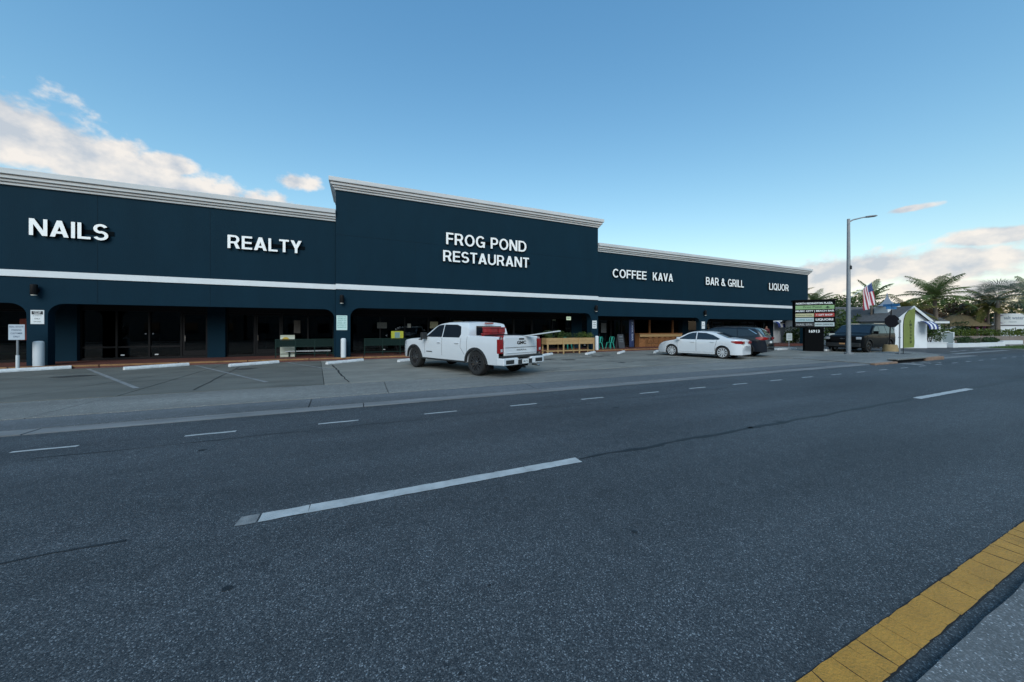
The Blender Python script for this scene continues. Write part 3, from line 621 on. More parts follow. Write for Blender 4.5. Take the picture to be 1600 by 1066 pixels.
def d2(t, w, h):
    for i in range(9):
        z = h - .08 * (i + 1) - .02
        for j in range(random.randint(3, 5)): pass
    lines(t, [('PARKING FOR', .055, h - .10, .40), ('CUSTOMERS ONLY', .055, h - .19, .42), ('WHILE IN THE', .055, h - .28, .38), ('PLAZA  ALL', .055, h - .37, .40), ('OTHERS WILL', .055, h - .46, .42), ('BE TOWED AT', .055, h - .55, .40), ('OWNERS COST', .055, h - .64, .42)], M_PLATEG)
notice('plaza_notice', 'pale sign full of green lettering on the column left of the pickup', -1.25, -.76, 1.52, 2.26, 19.25, mat('sign_pale_green', (.50, .66, .62), .5), d2)
notice('column_notice', 'small white three-row notice on the column right of the wooden planter', 14.38, 14.74, 1.62, 2.16, 19.25, M_PLATE, lambda t, w, h: lines(t, [('PARK', .09, h - .17, .24), ('HERE', .09, h - .32, .24), ('ONLY', .09, h - .47, .24)], M_TEXTD))
notice('column_notice', 'small white notice on the column behind the white sedan', 25.36, 25.74, 1.60, 2.20, 19.40, M_PLATE, lambda t, w, h: lines(t, [('NO', .08, h - .22, .12), ('PARKING', .06, h - .36, .28)], M_TEXTD))

# bollards
def bollard(x, y, label, z=WZ, h=.96, r=.135):
    t = tag(MB().lathe([(r, 0), (r, h - .07), (r * .93, h - .035), (r * .7, h - .01), (r * .3, h)], n=20).build('bollard', M_WHITE, smooth=50, loc=(x, y, z)), label, 'bollard', 'white bollards before the columns')
    return t
bollard(-11.32, 19.06, 'white steel bollard in front of the leftmost column', r=.14); bollard(-.92, 18.95, 'white steel bollard in front of the column with the pale green notice', r=.12); bollard(14.55, 18.98, 'white steel bollard between the wooden planter and the teal chairs', r=.12)

# wheel stops
wsm = None
def wheel_stop(x, y, a, label, l=1.85):
    global wsm
    if wsm is None:
        mb = MB(); pr = [(-.085, 0), (-.085, .06), (-.055, .125), (.055, .125), (.085, .06), (.085, 0)]
        mb.prism(pr, -l / 2, l / 2, 'YZ'); o = mb.build('wheel_stop', M_STOP, bevel=.012); wsm = o
        d = MB().cyl((-.5, 0, .1), (-.5, 0, .128), .02, n=8).build('anchor_pin', M_PLAST, o); MB().cyl((.5, 0, .1), (.5, 0, .128), .02, n=8).build('anchor_pin', M_PLAST, o)
    else: o = copy_tree(wsm)
    o.location = (x, y, PZ + .006); o.rotation_euler = (0, 0, R(a)); tag(o, label, 'wheel stop', 'white concrete wheel stops'); return o
for x, y, a, l in [(-11.15, 18.42, 30, 'white concrete wheel stop at the far left, behind the post sign'), (-7.45, 17.95, 38, 'white concrete wheel stop before the glazed shop door, second from the left'), (-4.25, 17.75, 38, 'white concrete wheel stop left of the first railing, third from the left'),
                   (-.75, 17.25, 40, 'white concrete wheel stop in front of the bollard left of the pickup'), (2.2, 17.1, 38, 'white concrete wheel stop just ahead of the pickup nose'), (9.6, 17.2, 38, 'white concrete wheel stop half hidden behind the pickup tailgate'),
                   (12.9, 17.45, 38, 'white concrete wheel stop in front of the wooden planter'), (15.1, 17.2, 38, 'white concrete wheel stop in front of the teal chairs'), (17.6, 16.75, 38, 'white concrete wheel stop at the nose of the white sedan')]:
    wheel_stop(x, y, a, l)
# low white kerbs beyond the sign
struct(MB().box(27.9, 30.3, 15.2, 15.42, .0, .17).build('white_kerb', M_STOP, bevel=.02)); struct(MB().box(29.6, 32.6, 13.1, 13.3, .0, .17).build('white_kerb', M_STOP, bevel=.02))

# ------------------------------------------------------------------ vehicles
def lerp_pts(pts, x):
    if x <= pts[0][0]: return pts[0][1]
    for (a, b), (c, d) in zip(pts, pts[1:]):
        if x <= c: return b + (d - b) * (x - a) / max(1e-6, c - a)
    return pts[-1][1]
def smooth_pts(pts, x, w=.05): return (lerp_pts(pts, x - w) + 2 * lerp_pts(pts, x) + lerp_pts(pts, x + w)) / 4
class CarSpec: pass
def make_car(name, label, cat, loc, heading, s, paint, rim_mat, glass, group=None):
    """s: W, top [(x,z)...] rear->front, zb, axles, wheel_r, arch_r, belt, roof, tumble. +x is forward."""
    t = thing(name, label, cat, loc, heading, group); W = s['W'] / 2; belt, roof = s['belt'], s['roof']
    x0, x1 = s['top'][0][0], s['top'][-1][0]; tum = s.get('tumble', .16)
    def zt(x): return smooth_pts(s['top'], x)
    def zb(x):
        z = lerp_pts(s['bot'], x)
        for ax in s['axles']:
            d = abs(x - ax); r = s['arch_r']
            if d < r: z = max(z, s['arch_c'] + math.sqrt(r * r - d * d))
        return z
    def yw(x, z):
        pf = 1.0
        u = (x - x0) / .55; v = (x1 - x) / s.get('nose', .7)
        if u < 1: pf *= 1 - s.get('tailtaper', .08) * (1 - max(u, 0)) ** 3
        if v < 1: pf *= 1 - s.get('nosetaper', .16) * (1 - max(v, 0)) ** 2
        b = (z - s['bot'][0][1]) / max(.01, belt - s['bot'][0][1])
        if b < 1: q = 1 - .035 * (1 - min(1, max(0, b) / .55)) ** 2 - (.02 * max(0, (b - .72) / .28) ** 2)
        else: q = .98 - tum * (z - belt) / (roof - belt)
        return W * pf * q
    cut0, cut1 = s.get('shell', (x0, x1))
    xs = set()
    k = 46
    for i in range(k + 1): xs.add(round(cut0 + (cut1 - cut0) * i / k, 4))
    for ax in s['axles']:
        for i in range(15):
            q = ax + s['arch_r'] * math.cos(math.pi * i / 14)
            if cut0 < q < cut1: xs.add(round(q, 4)); 
        for q in (ax - s['arch_r'] - .004, ax + s['arch_r'] + .004):
            if cut0 < q < cut1: xs.add(round(q, 4))
    xs = sorted(xs)
    def crown(y, w): return -.045 * (y / max(w, .01)) ** 2
    def shell(xs, bed=False):
        mb = MB(); rows = []
        for x in xs:
            a, b = zb(x), zt(x); r = min(.07, (b - a) * .3); row = []
            zs = [a + (b - r - a) * i / 8 for i in range(9)]
            for z in zs: row.append((yw(x, z), z))
            if not bed:
                w0 = yw(x, b - r)
                for q in (30, 60): row.append((w0 - r * (1 - math.cos(R(q))), b - r + (r - .045) * math.sin(R(q))))
                for f in (.88, .6, .3, 0.0): row.append((w0 * f, b + crown(w0 * f, w0)))
            else:
                w0 = yw(x, b - r); row += [(w0 - .01, b - .02), (w0 - .035, b), (w0 - .11, b), (w0 - .12, b - .03), (w0 - .12, s['bed_floor']), (0, s['bed_floor'])]
            rows.append(row)
        nrow = len(rows[0]); full = []
        for x, row in zip(xs, rows):
            full += [(x, y, z) for y, z in row] + [(x, -y, z) for y, z in row[:-1][::-1]]
        m_ = 2 * nrow - 1; fs = []
        for i in range(len(xs) - 1):
            for j in range(m_ - 1): fs.append((i * m_ + j, i * m_ + j + 1, (i + 1) * m_ + j + 1, (i + 1) * m_ + j))
            fs.append((i * m_ + m_ - 1, i * m_, (i + 1) * m_, (i + 1) * m_ + m_ - 1))
        if not bed: fs.append(tuple(range(m_))); fs.append(tuple(range((len(xs) - 1) * m_, len(xs) * m_)))
        mb.add(full, fs); return mb
    body = shell(xs).build('body', paint, t, smooth=28)
    t['_'] = 0; del t['_']
    t_fn = dict(zt=zt, zb=zb, yw=yw, crown=crown, shell=shell, body=body)
    # side glass
    for nm, poly in s['sideglass']:
        for sg in (1, -1):
            vs = [(x, sg * (yw(x, z) + .006), z) for x, z in poly]; vs2 = [(x, sg * (yw(x, z) - .01), z) for x, z in poly]; n_ = len(poly)
            MB().add(vs + vs2, [tuple(range(n_)), tuple(range(n_, 2 * n_))] + [(i, (i + 1) % n_, n_ + (i + 1) % n_, n_ + i) for i in range(n_)]).build(nm, glass, t)
    # screens front and rear follow the roofline
    for nm, a, b, inset in s['screens']:
        mb = MB(); rows = []
        K = 7; J = 6
        for i in range(K + 1):
            x = a + (b - a) * i / K; z = zt(x); r = .07; w0 = yw(x, z - r); ww = w0 - inset
            slope = (zt(x + .02) - zt(x - .02)) / .04; nx, nz = -slope, 1; ln = math.hypot(nx, nz); nx /= ln; nz /= ln
            rows.append([(x + nx * .008, ww * (j / J * 2 - 1), z + crown(ww * (j / J * 2 - 1), w0) + nz * .008) for j in range(J + 1)])
        flat = [p for r in rows for p in r]
        mb.add(flat, [(i * (J + 1) + j, i * (J + 1) + j + 1, (i + 1) * (J + 1) + j + 1, (i + 1) * (J + 1) + j) for i in range(K) for j in range(J)])
        mb.build(nm, glass, t, smooth=179)
    # panel gaps, as thin dark strips let into both flanks
    for (xa, za, xb, zb_) in s['gaps']:
        for sg in (1, -1):
            K = 8; d = Vector((xb - xa, zb_ - za)).normalized(); nn = Vector((-d.y, d.x)) * .0055; vs = []
            for i in range(K + 1):
                x = xa + (xb - xa) * i / K; z = za + (zb_ - za) * i / K
                vs += [(x + nn.x, sg * (yw(x, z) + .0025), z + nn.y), (x - nn.x, sg * (yw(x, z) + .0025), z - nn.y)]
            MB().add(vs, [(2 * i, 2 * i + 1, 2 * i + 3, 2 * i + 2) for i in range(K)]).build('panel_gap', M_BLACKM, t)
    for (x, z) in s['handles']:
        for sg in (1, -1):
            y = yw(x, z); MB().box(x - .10, x + .10, min(sg * y, sg * (y + .035)), max(sg * y, sg * (y + .035)), z - .016, z + .016).build('door_handle', s.get('handle_mat', paint), t, bevel=.008)
    mx, mz = s['mirror']
    for sg in (1, -1):
        y = yw(mx, mz); mb = MB(); ya, yb = sg * (y + .05), sg * (y + .05 + s.get('mirror_w', .20)); mb.box(mx - .06, mx + .07, min(ya, yb), max(ya, yb), mz - s.get('mirror_h', .15) / 2, mz + s.get('mirror_h', .15) / 2)
        ya, yb = sg * (y - .03), sg * (y + .06); mb.box(mx - .03, mx + .04, min(ya, yb), max(ya, yb), mz - .06, mz - .02); mb.build('wing_mirror', s.get('mirror_mat', paint), t, bevel=.02)
    # wheels
    r = s['wheel_r']; w = s.get('wheel_w', .24)
    def wheel():
        mb = MB(); rr = s['rim_r']
        mb.lathe([(rr, -w * .46), (rr + .02, -w / 2), (r - .035, -w / 2), (r - .008, -w * .40), (r, -w * .25), (r, w * .25), (r - .008, w * .40), (r - .035, w / 2), (rr + .02, w / 2), (rr, w * .46)], axis='Y', n=36, cap=False)
        ty = mb.build('tyre', M_TYRE, None, smooth=40)
        rm = MB(); rm.lathe([(rr, -w * .40), (rr, w * .44), (rr - .025, w * .45), (rr - .03, w * .30), (.07, w * .12), (.0, w * .12)], axis='Y', n=36); dish = rm.build('rim', M_RIMB if s.get('dark_dish', True) else rim_mat, ty, smooth=40)
        sp = MB(); K = s.get('spokes', 10)
        for i in range(K):
            a = 2 * math.pi * i / K; ca, sa = math.cos(a), math.sin(a); tw = s.get('spoke_w', .03)
            A = Vector((ca, 0, sa)); B = Vector((-sa, 0, ca))
            p = [A * .05 + B * tw * .8, A * .05 - B * tw * .8, A * (rr - .012) - B * tw * 1.1, A * (rr - .012) + B * tw * 1.1]
            yo = [w * .40, w * .40, w * .47, w * .47]; f_ = [q + Vector((0, h, 0)) for q, h in zip(p, yo)]; g_ = [q + Vector((0, h - .05, 0)) for q, h in zip(p, yo)]
            sp.add(f_ + g_, [(0, 1, 2, 3), (7, 6, 5, 4), (0, 4, 5, 1), (1, 5, 6, 2), (2, 6, 7, 3), (3, 7, 4, 0)])
        sp.lathe([(.075, w * .2), (.075, w * .42), (.05, w * .45), (.0, w * .45)], axis='Y', n=16)
        sp.lathe([(rr, w * .40), (rr + .004, w * .475), (rr - .02, w * .478), (rr - .024, w * .40)], axis='Y', n=36, cap=False)
        sp.build('spokes', rim_mat, ty); return ty
    first = None
    for ax in s['axles']:
        for sg in (1, -1):
            wh = wheel() if first is None else copy_tree(first); first = first or wh
            wh.name = 'wheel'; wh.parent = t; wh.location = (ax, sg * (W - w / 2 - .02), r); wh.rotation_euler = (0, 0, 0 if sg > 0 else math.pi)
    # floor pan and wheel wells
    MB().box(x0 + .25, x1 - .2, -W + .30, W - .30, s['bot'][0][1] - .06, s.get('pan_top', .62)).build('floor_pan', M_BLACKM, t)
    for (nm, m, pts3) in s.get('extras', []):      # boxes: (name, material, (x0,x1,y0,y1,z0,z1,bevel), mirrored)
        (a, b, c, d, e, f, bv, mir) = pts3
        MB().box(a, b, c, d, e, f).build(nm, m, t, bevel=bv)
        if mir: MB().box(a, b, -d, -c, e, f).build(nm, m, t, bevel=bv)
    if s.get('flare'):
        for ax in s['axles']:
            for sg in (1, -1):
                vs = []; K = 20; R0, R1 = s['arch_r'] - .005, s['arch_r'] + s['flare']
                zlow = s['bot'][0][1] + .02; a0 = math.asin(max(-1, (zlow - s['arch_c']) / R1))
                for i in range(K + 1):
                    a = a0 + (math.pi - 2 * a0) * i / K
                    for rr_, off in ((R0, -.03), (R0, .025), (R1, .022), (R1, -.005)):
                        x = ax + rr_ * math.cos(a); z = s['arch_c'] + rr_ * math.sin(a); vs.append((x, sg * (yw(x, max(z, .5)) + off), z))
                MB().add(vs, [(4 * i + j, 4 * i + j + 1, 4 * i + j + 5, 4 * i + j + 4) for i in range(K) for j in range(3)]).build('wheel_arch_trim', s.get('flare_mat', M_PLAST), t, smooth=40)
    return t, t_fn
def patch(t, fn, nm, m, poly, sg, off=.006):
    """a lamp or badge patch lying on the flank"""
    n_ = len(poly); yw = fn['yw']; vs = [(x, sg * (yw(x, z) + off), z) for x, z in poly]; v2 = [(x, sg * (yw(x, z) - .03), z) for x, z in poly]
    return MB().add(vs + v2, [tuple(range(n_)), tuple(range(n_, 2 * n_))] + [(i, (i + 1) % n_, n_ + (i + 1) % n_, n_ + i) for i in range(n_)]).build(nm, m, t)

def wrap(t, fn, nm, m, pts, sg, off=.008, K=10):
    """band on the flank between (x, zlow, zhigh) stations, following the body's curve"""
    vs = []
    for i in range(K + 1):
        x = pts[0][0] + (pts[-1][0] - pts[0][0]) * i / K; z0 = lerp_pts([(p[0], p[1]) for p in pts], x); z1 = lerp_pts([(p[0], p[2]) for p in pts], x)
        for z in (z0, (z0 + z1) / 2, z1): vs.append((x, sg * (fn['yw'](x, z) + off), z))
    return MB().add(vs, [(3 * i + j, 3 * i + j + 1, 3 * i + j + 4, 3 * i + j + 3) for i in range(K) for j in range(2)]).build(nm, m, t, smooth=60)

# --- white crew-cab pickup
tk = dict(W=2.04, belt=1.27, roof=1.90, tumble=.17, zb=.42, bot=[(-3.0, .42), (2.8, .42)], axles=(1.87, -1.87), wheel_r=.415, rim_r=.27, arch_r=.50, arch_c=.40, wheel_w=.28,
          top=[(-1.44, 1.36), (-1.42, 1.80), (-1.34, 1.87), (-.9, 1.905), (-.2, 1.905), (.25, 1.86), (.52, 1.76), (1.20, 1.335), (1.32, 1.30), (2.1, 1.26), (2.55, 1.20), (2.74, 1.10), (2.80, .80), (2.82, .66)],
          nose=.55, nosetaper=.12, tailtaper=0.0, shell=(-1.44, 2.82), flare=.075, spokes=12, spoke_w=.022, bed_floor=.80, pan_top=.7,
          sideglass=[('front_window', [(1.02, 1.30), (.44, 1.70), (.30, 1.76), (.02, 1.78), (.02, 1.30)]), ('rear_window', [(-.03, 1.30), (-.03, 1.78), (-.75, 1.77), (-.98, 1.70), (-1.06, 1.42), (-1.0, 1.30)])],
          screens=[('windscreen', .54, 1.18, .10)],
          gaps=[(.0, .60, .0, 1.27), (1.10, .62, 1.14, 1.27), (-1.08, .95, -1.10, 1.27), (-1.08, .95, -1.30, .70), (-1.425, .60, -1.425, 1.34)], handles=[(.18, 1.10), (-.88, 1.10)], mirror=(.98, 1.34), mirror_w=.22, mirror_h=.26, mirror_mat=M_PLAST)
PK_LOC, PK_H = (3.55, 12.88, PZ), R(90 + 23.5)
truck, tf = make_car('pickup_truck', 'white crew-cab pickup with black wheels and red crates in its bed', 'truck', PK_LOC, PK_H, tk, M_CARW, M_RIMB, M_TINT)
tk_top = tk['top']; tk['top'] = [(-2.98, 1.35), (-1.4, 1.37)]
xs = sorted({round(-2.96 + 1.52 * i / 14, 4) for i in range(15)} | {round(-1.87 + .5 * math.cos(math.pi * i / 16), 4) for i in range(17) if -1.87 + .5 * math.cos(math.pi * i / 16) < -1.44} | {-2.375, -1.365 - .1} - {-1.365})
xs = [x for x in xs if x <= -1.44]
tf['shell'](xs, bed=True).build('cargo_bed', M_CARW, truck, smooth=28)
MB().box(-1.475, -1.445, -.90, .90, .80, 1.34).build('bed_front_panel', M_CARW, truck)
MB().box(-1.466, -1.441, -.60, .60, 1.39, 1.72).build('rear_screen', M_TINT, truck)
MB().box(-1.470, -1.44, -.20, .20, 1.80, 1.85).build('brake_lamp', M_LAMPR, truck)
tg = MB().box(-3.00, -2.93, -.80, .80, .72, 1.34).build('tailgate', M_CARW, truck, bevel=.02)
MB().box(-3.018, -2.999, -.74, .74, .80, .82).build('crease', M_CARW, tg, bevel=.006); MB().box(-3.012, -2.999, -.76, .76, .985, .995).build('crease', M_PLAST, tg)
MB().box(-3.012, -2.999, -.12, .12, 1.245, 1.295).build('handle', M_PLAST, tg)
text_obj('GMC', .115, M_RIMB, tg, (-3.003, .22, 1.09), .012, .03, .44, (0, 0, R(-90)), 'emblem')
text_obj('SIERRA', .05, M_CHROME, tg, (-3.003, .24, .88), .006, .02, .48, (0, 0, R(-90)), 'emblem')
for sg in (1, -1):
    MB().box(-3.012, -2.88, min(sg * .85, sg * 1.026), max(sg * .85, sg * 1.026), .80, 1.27).build('tail_lamp', M_LAMPR, truck, bevel=.02)
    MB().box(-3.02, -3.0, min(sg * .90, sg * .98), max(sg * .90, sg * .98), .86, .95).build('reversing_lamp', M_LAMPW, truck)
    MB().box(-3.17, -3.06, min(sg * .52, sg * .90), max(sg * .52, sg * .90), .46, .60).build('bumper_step', M_PLAST, truck, bevel=.02)
    patch(truck, tf, 'badge', M_PLAST, [(1.0, .70), (1.0, .735), (.62, .735), (.62, .70)], sg, .004)
    patch(truck, tf, 'fender_vent', M_PLAST, [(1.28, 1.16), (1.30, 1.22), (1.52, 1.215), (1.55, 1.17)], sg, .006)
    patch(truck, tf, 'head_lamp', M_LAMPW, [(2.48, .95), (2.45, 1.12), (2.62, 1.10), (2.70, .98)], sg, .006)
    MB().box(-1.33, 1.33, min(sg * .94, sg * 1.0), max(sg * .94, sg * 1.0), .40, .47).build('side_step', M_PLAST, truck, bevel=.02)
    MB().box(-2.44, -2.40, min(sg * .72, sg * .99), max(sg * .72, sg * .99), .24, .52).build('mud_flap', M_BLACKM, truck)
bp = MB().add([(-3.16, -1.0, .42), (-3.16, 1.0, .42), (-3.16, 1.0, .66), (-3.16, .35, .66), (-3.16, .28, .60), (-3.16, -.28, .60), (-3.16, -.35, .66), (-3.16, -1.0, .66)] + [(-2.86, y, z) for (y, z) in [(-1.02, .42), (1.02, .42), (1.02, .66), (.35, .66), (.28, .60), (-.28, .60), (-.35, .66), (-1.02, .66)]],
    [tuple(range(8)), tuple(range(8, 16))] + [(i, (i + 1) % 8, 8 + (i + 1) % 8, 8 + i) for i in range(8)]).build('rear_bumper', M_CARW, truck, bevel=.03)
MB().box(-3.10, -2.9, -.98, .98, .655, .72).build('bumper_pad', M_PLAST, truck)
MB().box(-3.172, -3.158, -.34, .34, .44, .595).build('plate_recess', M_PLAST, bp)
pl = MB().box(-3.182, -3.1725, -.155, .155, .45, .59).build('number_plate', M_PLATE, truck); text_obj('34B 71H', .06, M_TEXTD, pl, (-3.184, .12, .49), .001, .01, .24, (0, 0, R(-90)))
MB().tube([(-2.95, -.62, .36), (-3.18, -.66, .34), (-3.22, -.67, .33)], .04, 10).build('exhaust', M_CHROME, truck)
MB().box(2.78, 2.90, -.86, .86, .42, .62).build('front_bumper', M_PLAST, truck, bevel=.03); MB().box(2.78, 2.845, -.62, .62, .70, 1.06).build('grille', M_BLACK, truck, bevel=.02)
MB().tube([(-3.0, .1, .34), (-3.25, .1, .34)], .03, 8).build('tow_hitch', M_BLACK, truck)
tk['top'] = tk_top
TZ = .955; truck.scale = (1, 1, TZ)
for ch in truck.children:
    if ch.name.startswith('wheel') and 'arch' not in ch.name: ch.scale = (1, 1, 1 / TZ); ch.location.z = .415 / TZ
# load in the bed
def bedpt(x, y, z): m = Matrix.Translation(PK_LOC) @ Matrix.Rotation(PK_H, 4, 'Z'); return m @ Vector((x, y, z * .955))
tier = ['bottom', 'middle', 'top']
for c_, (by_, nm) in enumerate(((.30, 'nearer'), (-.12, 'farther'))):
    for k_ in range(4):
        j = thing('plastic_crate', '%s red plastic crate of the %s stack in the pickup bed' % (['lowest', 'second', 'third', 'topmost'][k_], nm), 'crate', bedpt(-1.80 - .03 * (k_ % 2) + .05 * c_, by_ + .015 * (k_ % 3), .806 + .218 * k_), PK_H + R(3 * (k_ % 2) - 1), 'red crates stacked in the pickup bed')
        MB().box(-.20, .20, -.175, .175, 0, .17).build('crate_body', M_RED, j, bevel=.03); MB().box(-.215, .215, -.19, .19, .165, .205).build('rim', M_RED, j, bevel=.012)
        for sx in (-.16, 0, .16): MB().box(sx - .02, sx + .02, .172, .186, .02, .165).build('rib', M_RED, j)
pb = thing('white_boards', 'long white boards sticking out over the pickup tailgate', 'boards', bedpt(-3.0, -.25, 1.345), PK_H)
for k_, (dy, dz) in enumerate(((0, 0), (-.12, .004))):
    m = Matrix.Rotation(R(7), 4, 'Y'); MB().box(-1.35 + .15 * k_, 1.1, -.055 + dy, .055 + dy, .01 + dz, .04 + dz, m).build('board', M_WHITE, pb)
cr_ = thing('black_bar', 'thin black bar lying across the pickup bed behind the red crates', 'bar', bedpt(-2.3, 0, 1.372), PK_H)
MB().tube([(.1, .92, 0), (0, .3, .03), (-.1, -.5, .02), (-.25, -.9, 0)], .022, 8).build('tube', M_BLACK, cr_)

# --- white sedan
sdn = dict(W=1.78, belt=.96, roof=1.45, tumble=.22, bot=[(-2.3, .22), (2.2, .20)], axles=(1.32, -1.33), wheel_r=.325, rim_r=.235, arch_r=.365, arch_c=.33, wheel_w=.22,
           top=[(-2.16, .60), (-2.12, .90), (-2.07, 1.02), (-1.70, 1.07), (-1.58, 1.09), (-.95, 1.36), (-.6, 1.43), (-.1, 1.455), (.25, 1.43), (.48, 1.36), (1.12, 1.00), (1.25, .965), (1.8, .86), (2.05, .76), (2.18, .62), (2.22, .48)],
           nose=.8, nosetaper=.26, tailtaper=.30, spokes=10, spoke_w=.024, pan_top=.5,
           sideglass=[('front_window', [(.92, .985), (.40, 1.28), (.2, 1.345), (-.02, 1.36), (-.02, .985)]), ('rear_window', [(-.07, .985), (-.07, 1.36), (-.5, 1.335), (-.86, 1.23), (-1.22, 1.035), (-1.15, .985)])],
           screens=[('windscreen', .50, 1.12, .09), ('rear_screen', -1.56, -.97, .10)],
           gaps=[(-.04, .32, -.04, .97), (.98, .45, 1.0, .97), (-1.0, .62, -1.08, .98), (-1.0, .62, -.98, .42)], handles=[(.14, .84), (-.86, .86)], mirror=(.86, 1.02),
           extras=[('lower_grille', M_BLACKM, (2.16, 2.235, -.55, .55, .27, .42, .02, False)), ('number_plate', M_PLATE, (-2.19, -2.14, -.16, .16, .66, .78, .004, False))])
sedan, sf = make_car('sedan', 'white four-door sedan with silver multi-spoke wheels', 'car', (17.50, 13.35, PZ), R(90 + 15), sdn, M_CARW, M_ALLOY, M_TINTB)
for sg in (1, -1):
    wrap(sedan, sf, 'tail_lamp', M_LAMPR, [(-2.15, .78, .93), (-1.95, .79, .94), (-1.74, .87, .92)], sg); MB().box(-2.185, -2.14, min(sg * .34, sg * .62), max(sg * .34, sg * .62), .78, .92).build('tail_lamp', M_LAMPR, sedan, bevel=.01)
    patch(sedan, sf, 'head_lamp', M_LAMPW, [(2.02, .62), (1.72, .76), (1.62, .80), (1.76, .67)], sg, .006)
    patch(sedan, sf, 'sill_trim', M_CARW, [(.9, .30), (.9, .34), (-.9, .34), (-.9, .30)], sg, .012)

# --- dark estate SUV parked beyond the sedan
suv = dict(W=1.90, belt=1.08, roof=1.68, tumble=.17, bot=[(-2.3, .30), (2.2, .28)], axles=(1.42, -1.40), wheel_r=.37, rim_r=.27, arch_r=.42, arch_c=.37, wheel_w=.24,
           top=[(-2.38, .62), (-2.36, .95), (-2.28, 1.15), (-1.98, 1.52), (-1.86, 1.62), (-1.2, 1.68), (-.2, 1.695), (.25, 1.66), (.5, 1.58), (1.20, 1.14), (1.35, 1.10), (1.95, 1.0), (2.15, .88), (2.25, .7), (2.28, .5)],
           nose=.7, nosetaper=.20, tailtaper=.24, spokes=5, spoke_w=.055, pan_top=.6, flare=.04,
           sideglass=[('front_window', [(1.0, 1.12), (.45, 1.47), (.2, 1.56), (-.02, 1.57), (-.02, 1.12)]), ('rear_window', [(-.06, 1.12), (-.06, 1.57), (-.98, 1.55), (-1.02, 1.12)]), ('quarter_window', [(-1.07, 1.14), (-1.05, 1.55), (-1.55, 1.50), (-1.90, 1.26), (-1.85, 1.18)])],
           screens=[('windscreen', .52, 1.18, .10), ('rear_screen', -2.24, -1.93, .12)],
           gaps=[(-.04, .42, -.04, 1.10), (-1.06, .75, -1.06, 1.12)], handles=[(.14, .98), (-.9, .99)], mirror=(.92, 1.16),
           extras=[('bumper_trim', M_CHROME, (-2.42, -2.34, -.70, .70, .52, .56, .01, False)), ('number_plate', M_PLATE, (-2.42, -2.37, -.16, .16, .76, .88, .004, False)), ('roof_rail', M_BLACK, (-1.6, .2, .64, .68, 1.685, 1.73, .01, True))])
suv_o, uf = make_car('estate_car', 'dark blue-grey estate SUV parked just beyond the white sedan', 'car', (20.0, 13.9, PZ), R(90 + 17), suv, M_CARBL, M_ALLOY, M_TINTB)
for sg in (1, -1):
    wrap(suv_o, uf, 'tail_lamp', M_LAMPR, [(-2.35, .95, 1.10), (-2.15, .94, 1.12), (-1.92, 1.0, 1.08)], sg); MB().box(-2.40, -2.33, min(sg * .46, sg * .70), max(sg * .46, sg * .70), .96, 1.08).build('tail_lamp', M_LAMPR, suv_o, bevel=.01)
    patch(suv_o, uf, 'window_trim', M_CHROME, [(-1.93, 1.27), (-1.56, 1.53), (-1.56, 1.555), (-1.98, 1.28)], sg, .008)

# --- black full-size SUV facing the camera beside the sign
big = dict(W=2.04, belt=1.22, roof=1.90, tumble=.16, bot=[(-2.6, .34), (2.4, .32)], axles=(1.52, -1.50), wheel_r=.40, rim_r=.29, arch_r=.46, arch_c=.40, wheel_w=.27,
           top=[(-2.66, .7), (-2.64, 1.2), (-2.50, 1.70), (-2.36, 1.84), (-1.5, 1.90), (-.2, 1.905), (.3, 1.87), (.52, 1.80), (1.22, 1.29), (1.36, 1.25), (2.1, 1.19), (2.36, 1.08), (2.44, .8), (2.45, .6)],
           nose=.5, nosetaper=.12, tailtaper=.15, spokes=6, spoke_w=.05, pan_top=.7, flare=.03,
           sideglass=[('front_window', [(1.04, 1.26), (.48, 1.66), (.25, 1.75), (-.02, 1.77), (-.02, 1.26)]), ('rear_window', [(-.07, 1.26), (-.07, 1.77), (-1.0, 1.76), (-1.05, 1.26)]), ('quarter_window', [(-1.11, 1.26), (-1.08, 1.76), (-2.05, 1.72), (-2.32, 1.36), (-2.25, 1.27)])],
           screens=[('windscreen', .54, 1.20, .10)],
           gaps=[(-.05, .5, -.05, 1.24), (1.1, .5, 1.12, 1.24), (-1.08, .8, -1.08, 1.24)], handles=[(.14, 1.08), (-.9, 1.09)], mirror=(.98, 1.32), mirror_h=.2, mirror_w=.24,
           extras=[('grille', M_BLACKM, (2.40, 2.475, -.66, .66, .74, 1.06, .02, False)), ('front_bumper', M_PLAST, (2.38, 2.52, -.90, .90, .36, .62, .03, False)), ('emblem', M_CHROME, (2.474, 2.49, -.12, .12, .88, .94, .005, False)), ('number_plate', mat('amber_plate', (.42, .22, .10), .5), (2.52, 2.53, -.15, .15, .52, .62, .0, False)),
                   ('head_lamp', M_LAMPW, (2.32, 2.462, .68, .93, .86, 1.02, .02, True)), ('roof_rail', M_CHROME, (-2.0, .1, .70, .74, 1.905, 1.95, .01, True))])
big_o, gf = make_car('parked_suv', 'black full-size SUV beside the black plaza sign, nose towards the camera', 'car', (32.2, 12.3, .03), R(180 + 1), big, M_CARB, M_RIMB, M_TINTB)

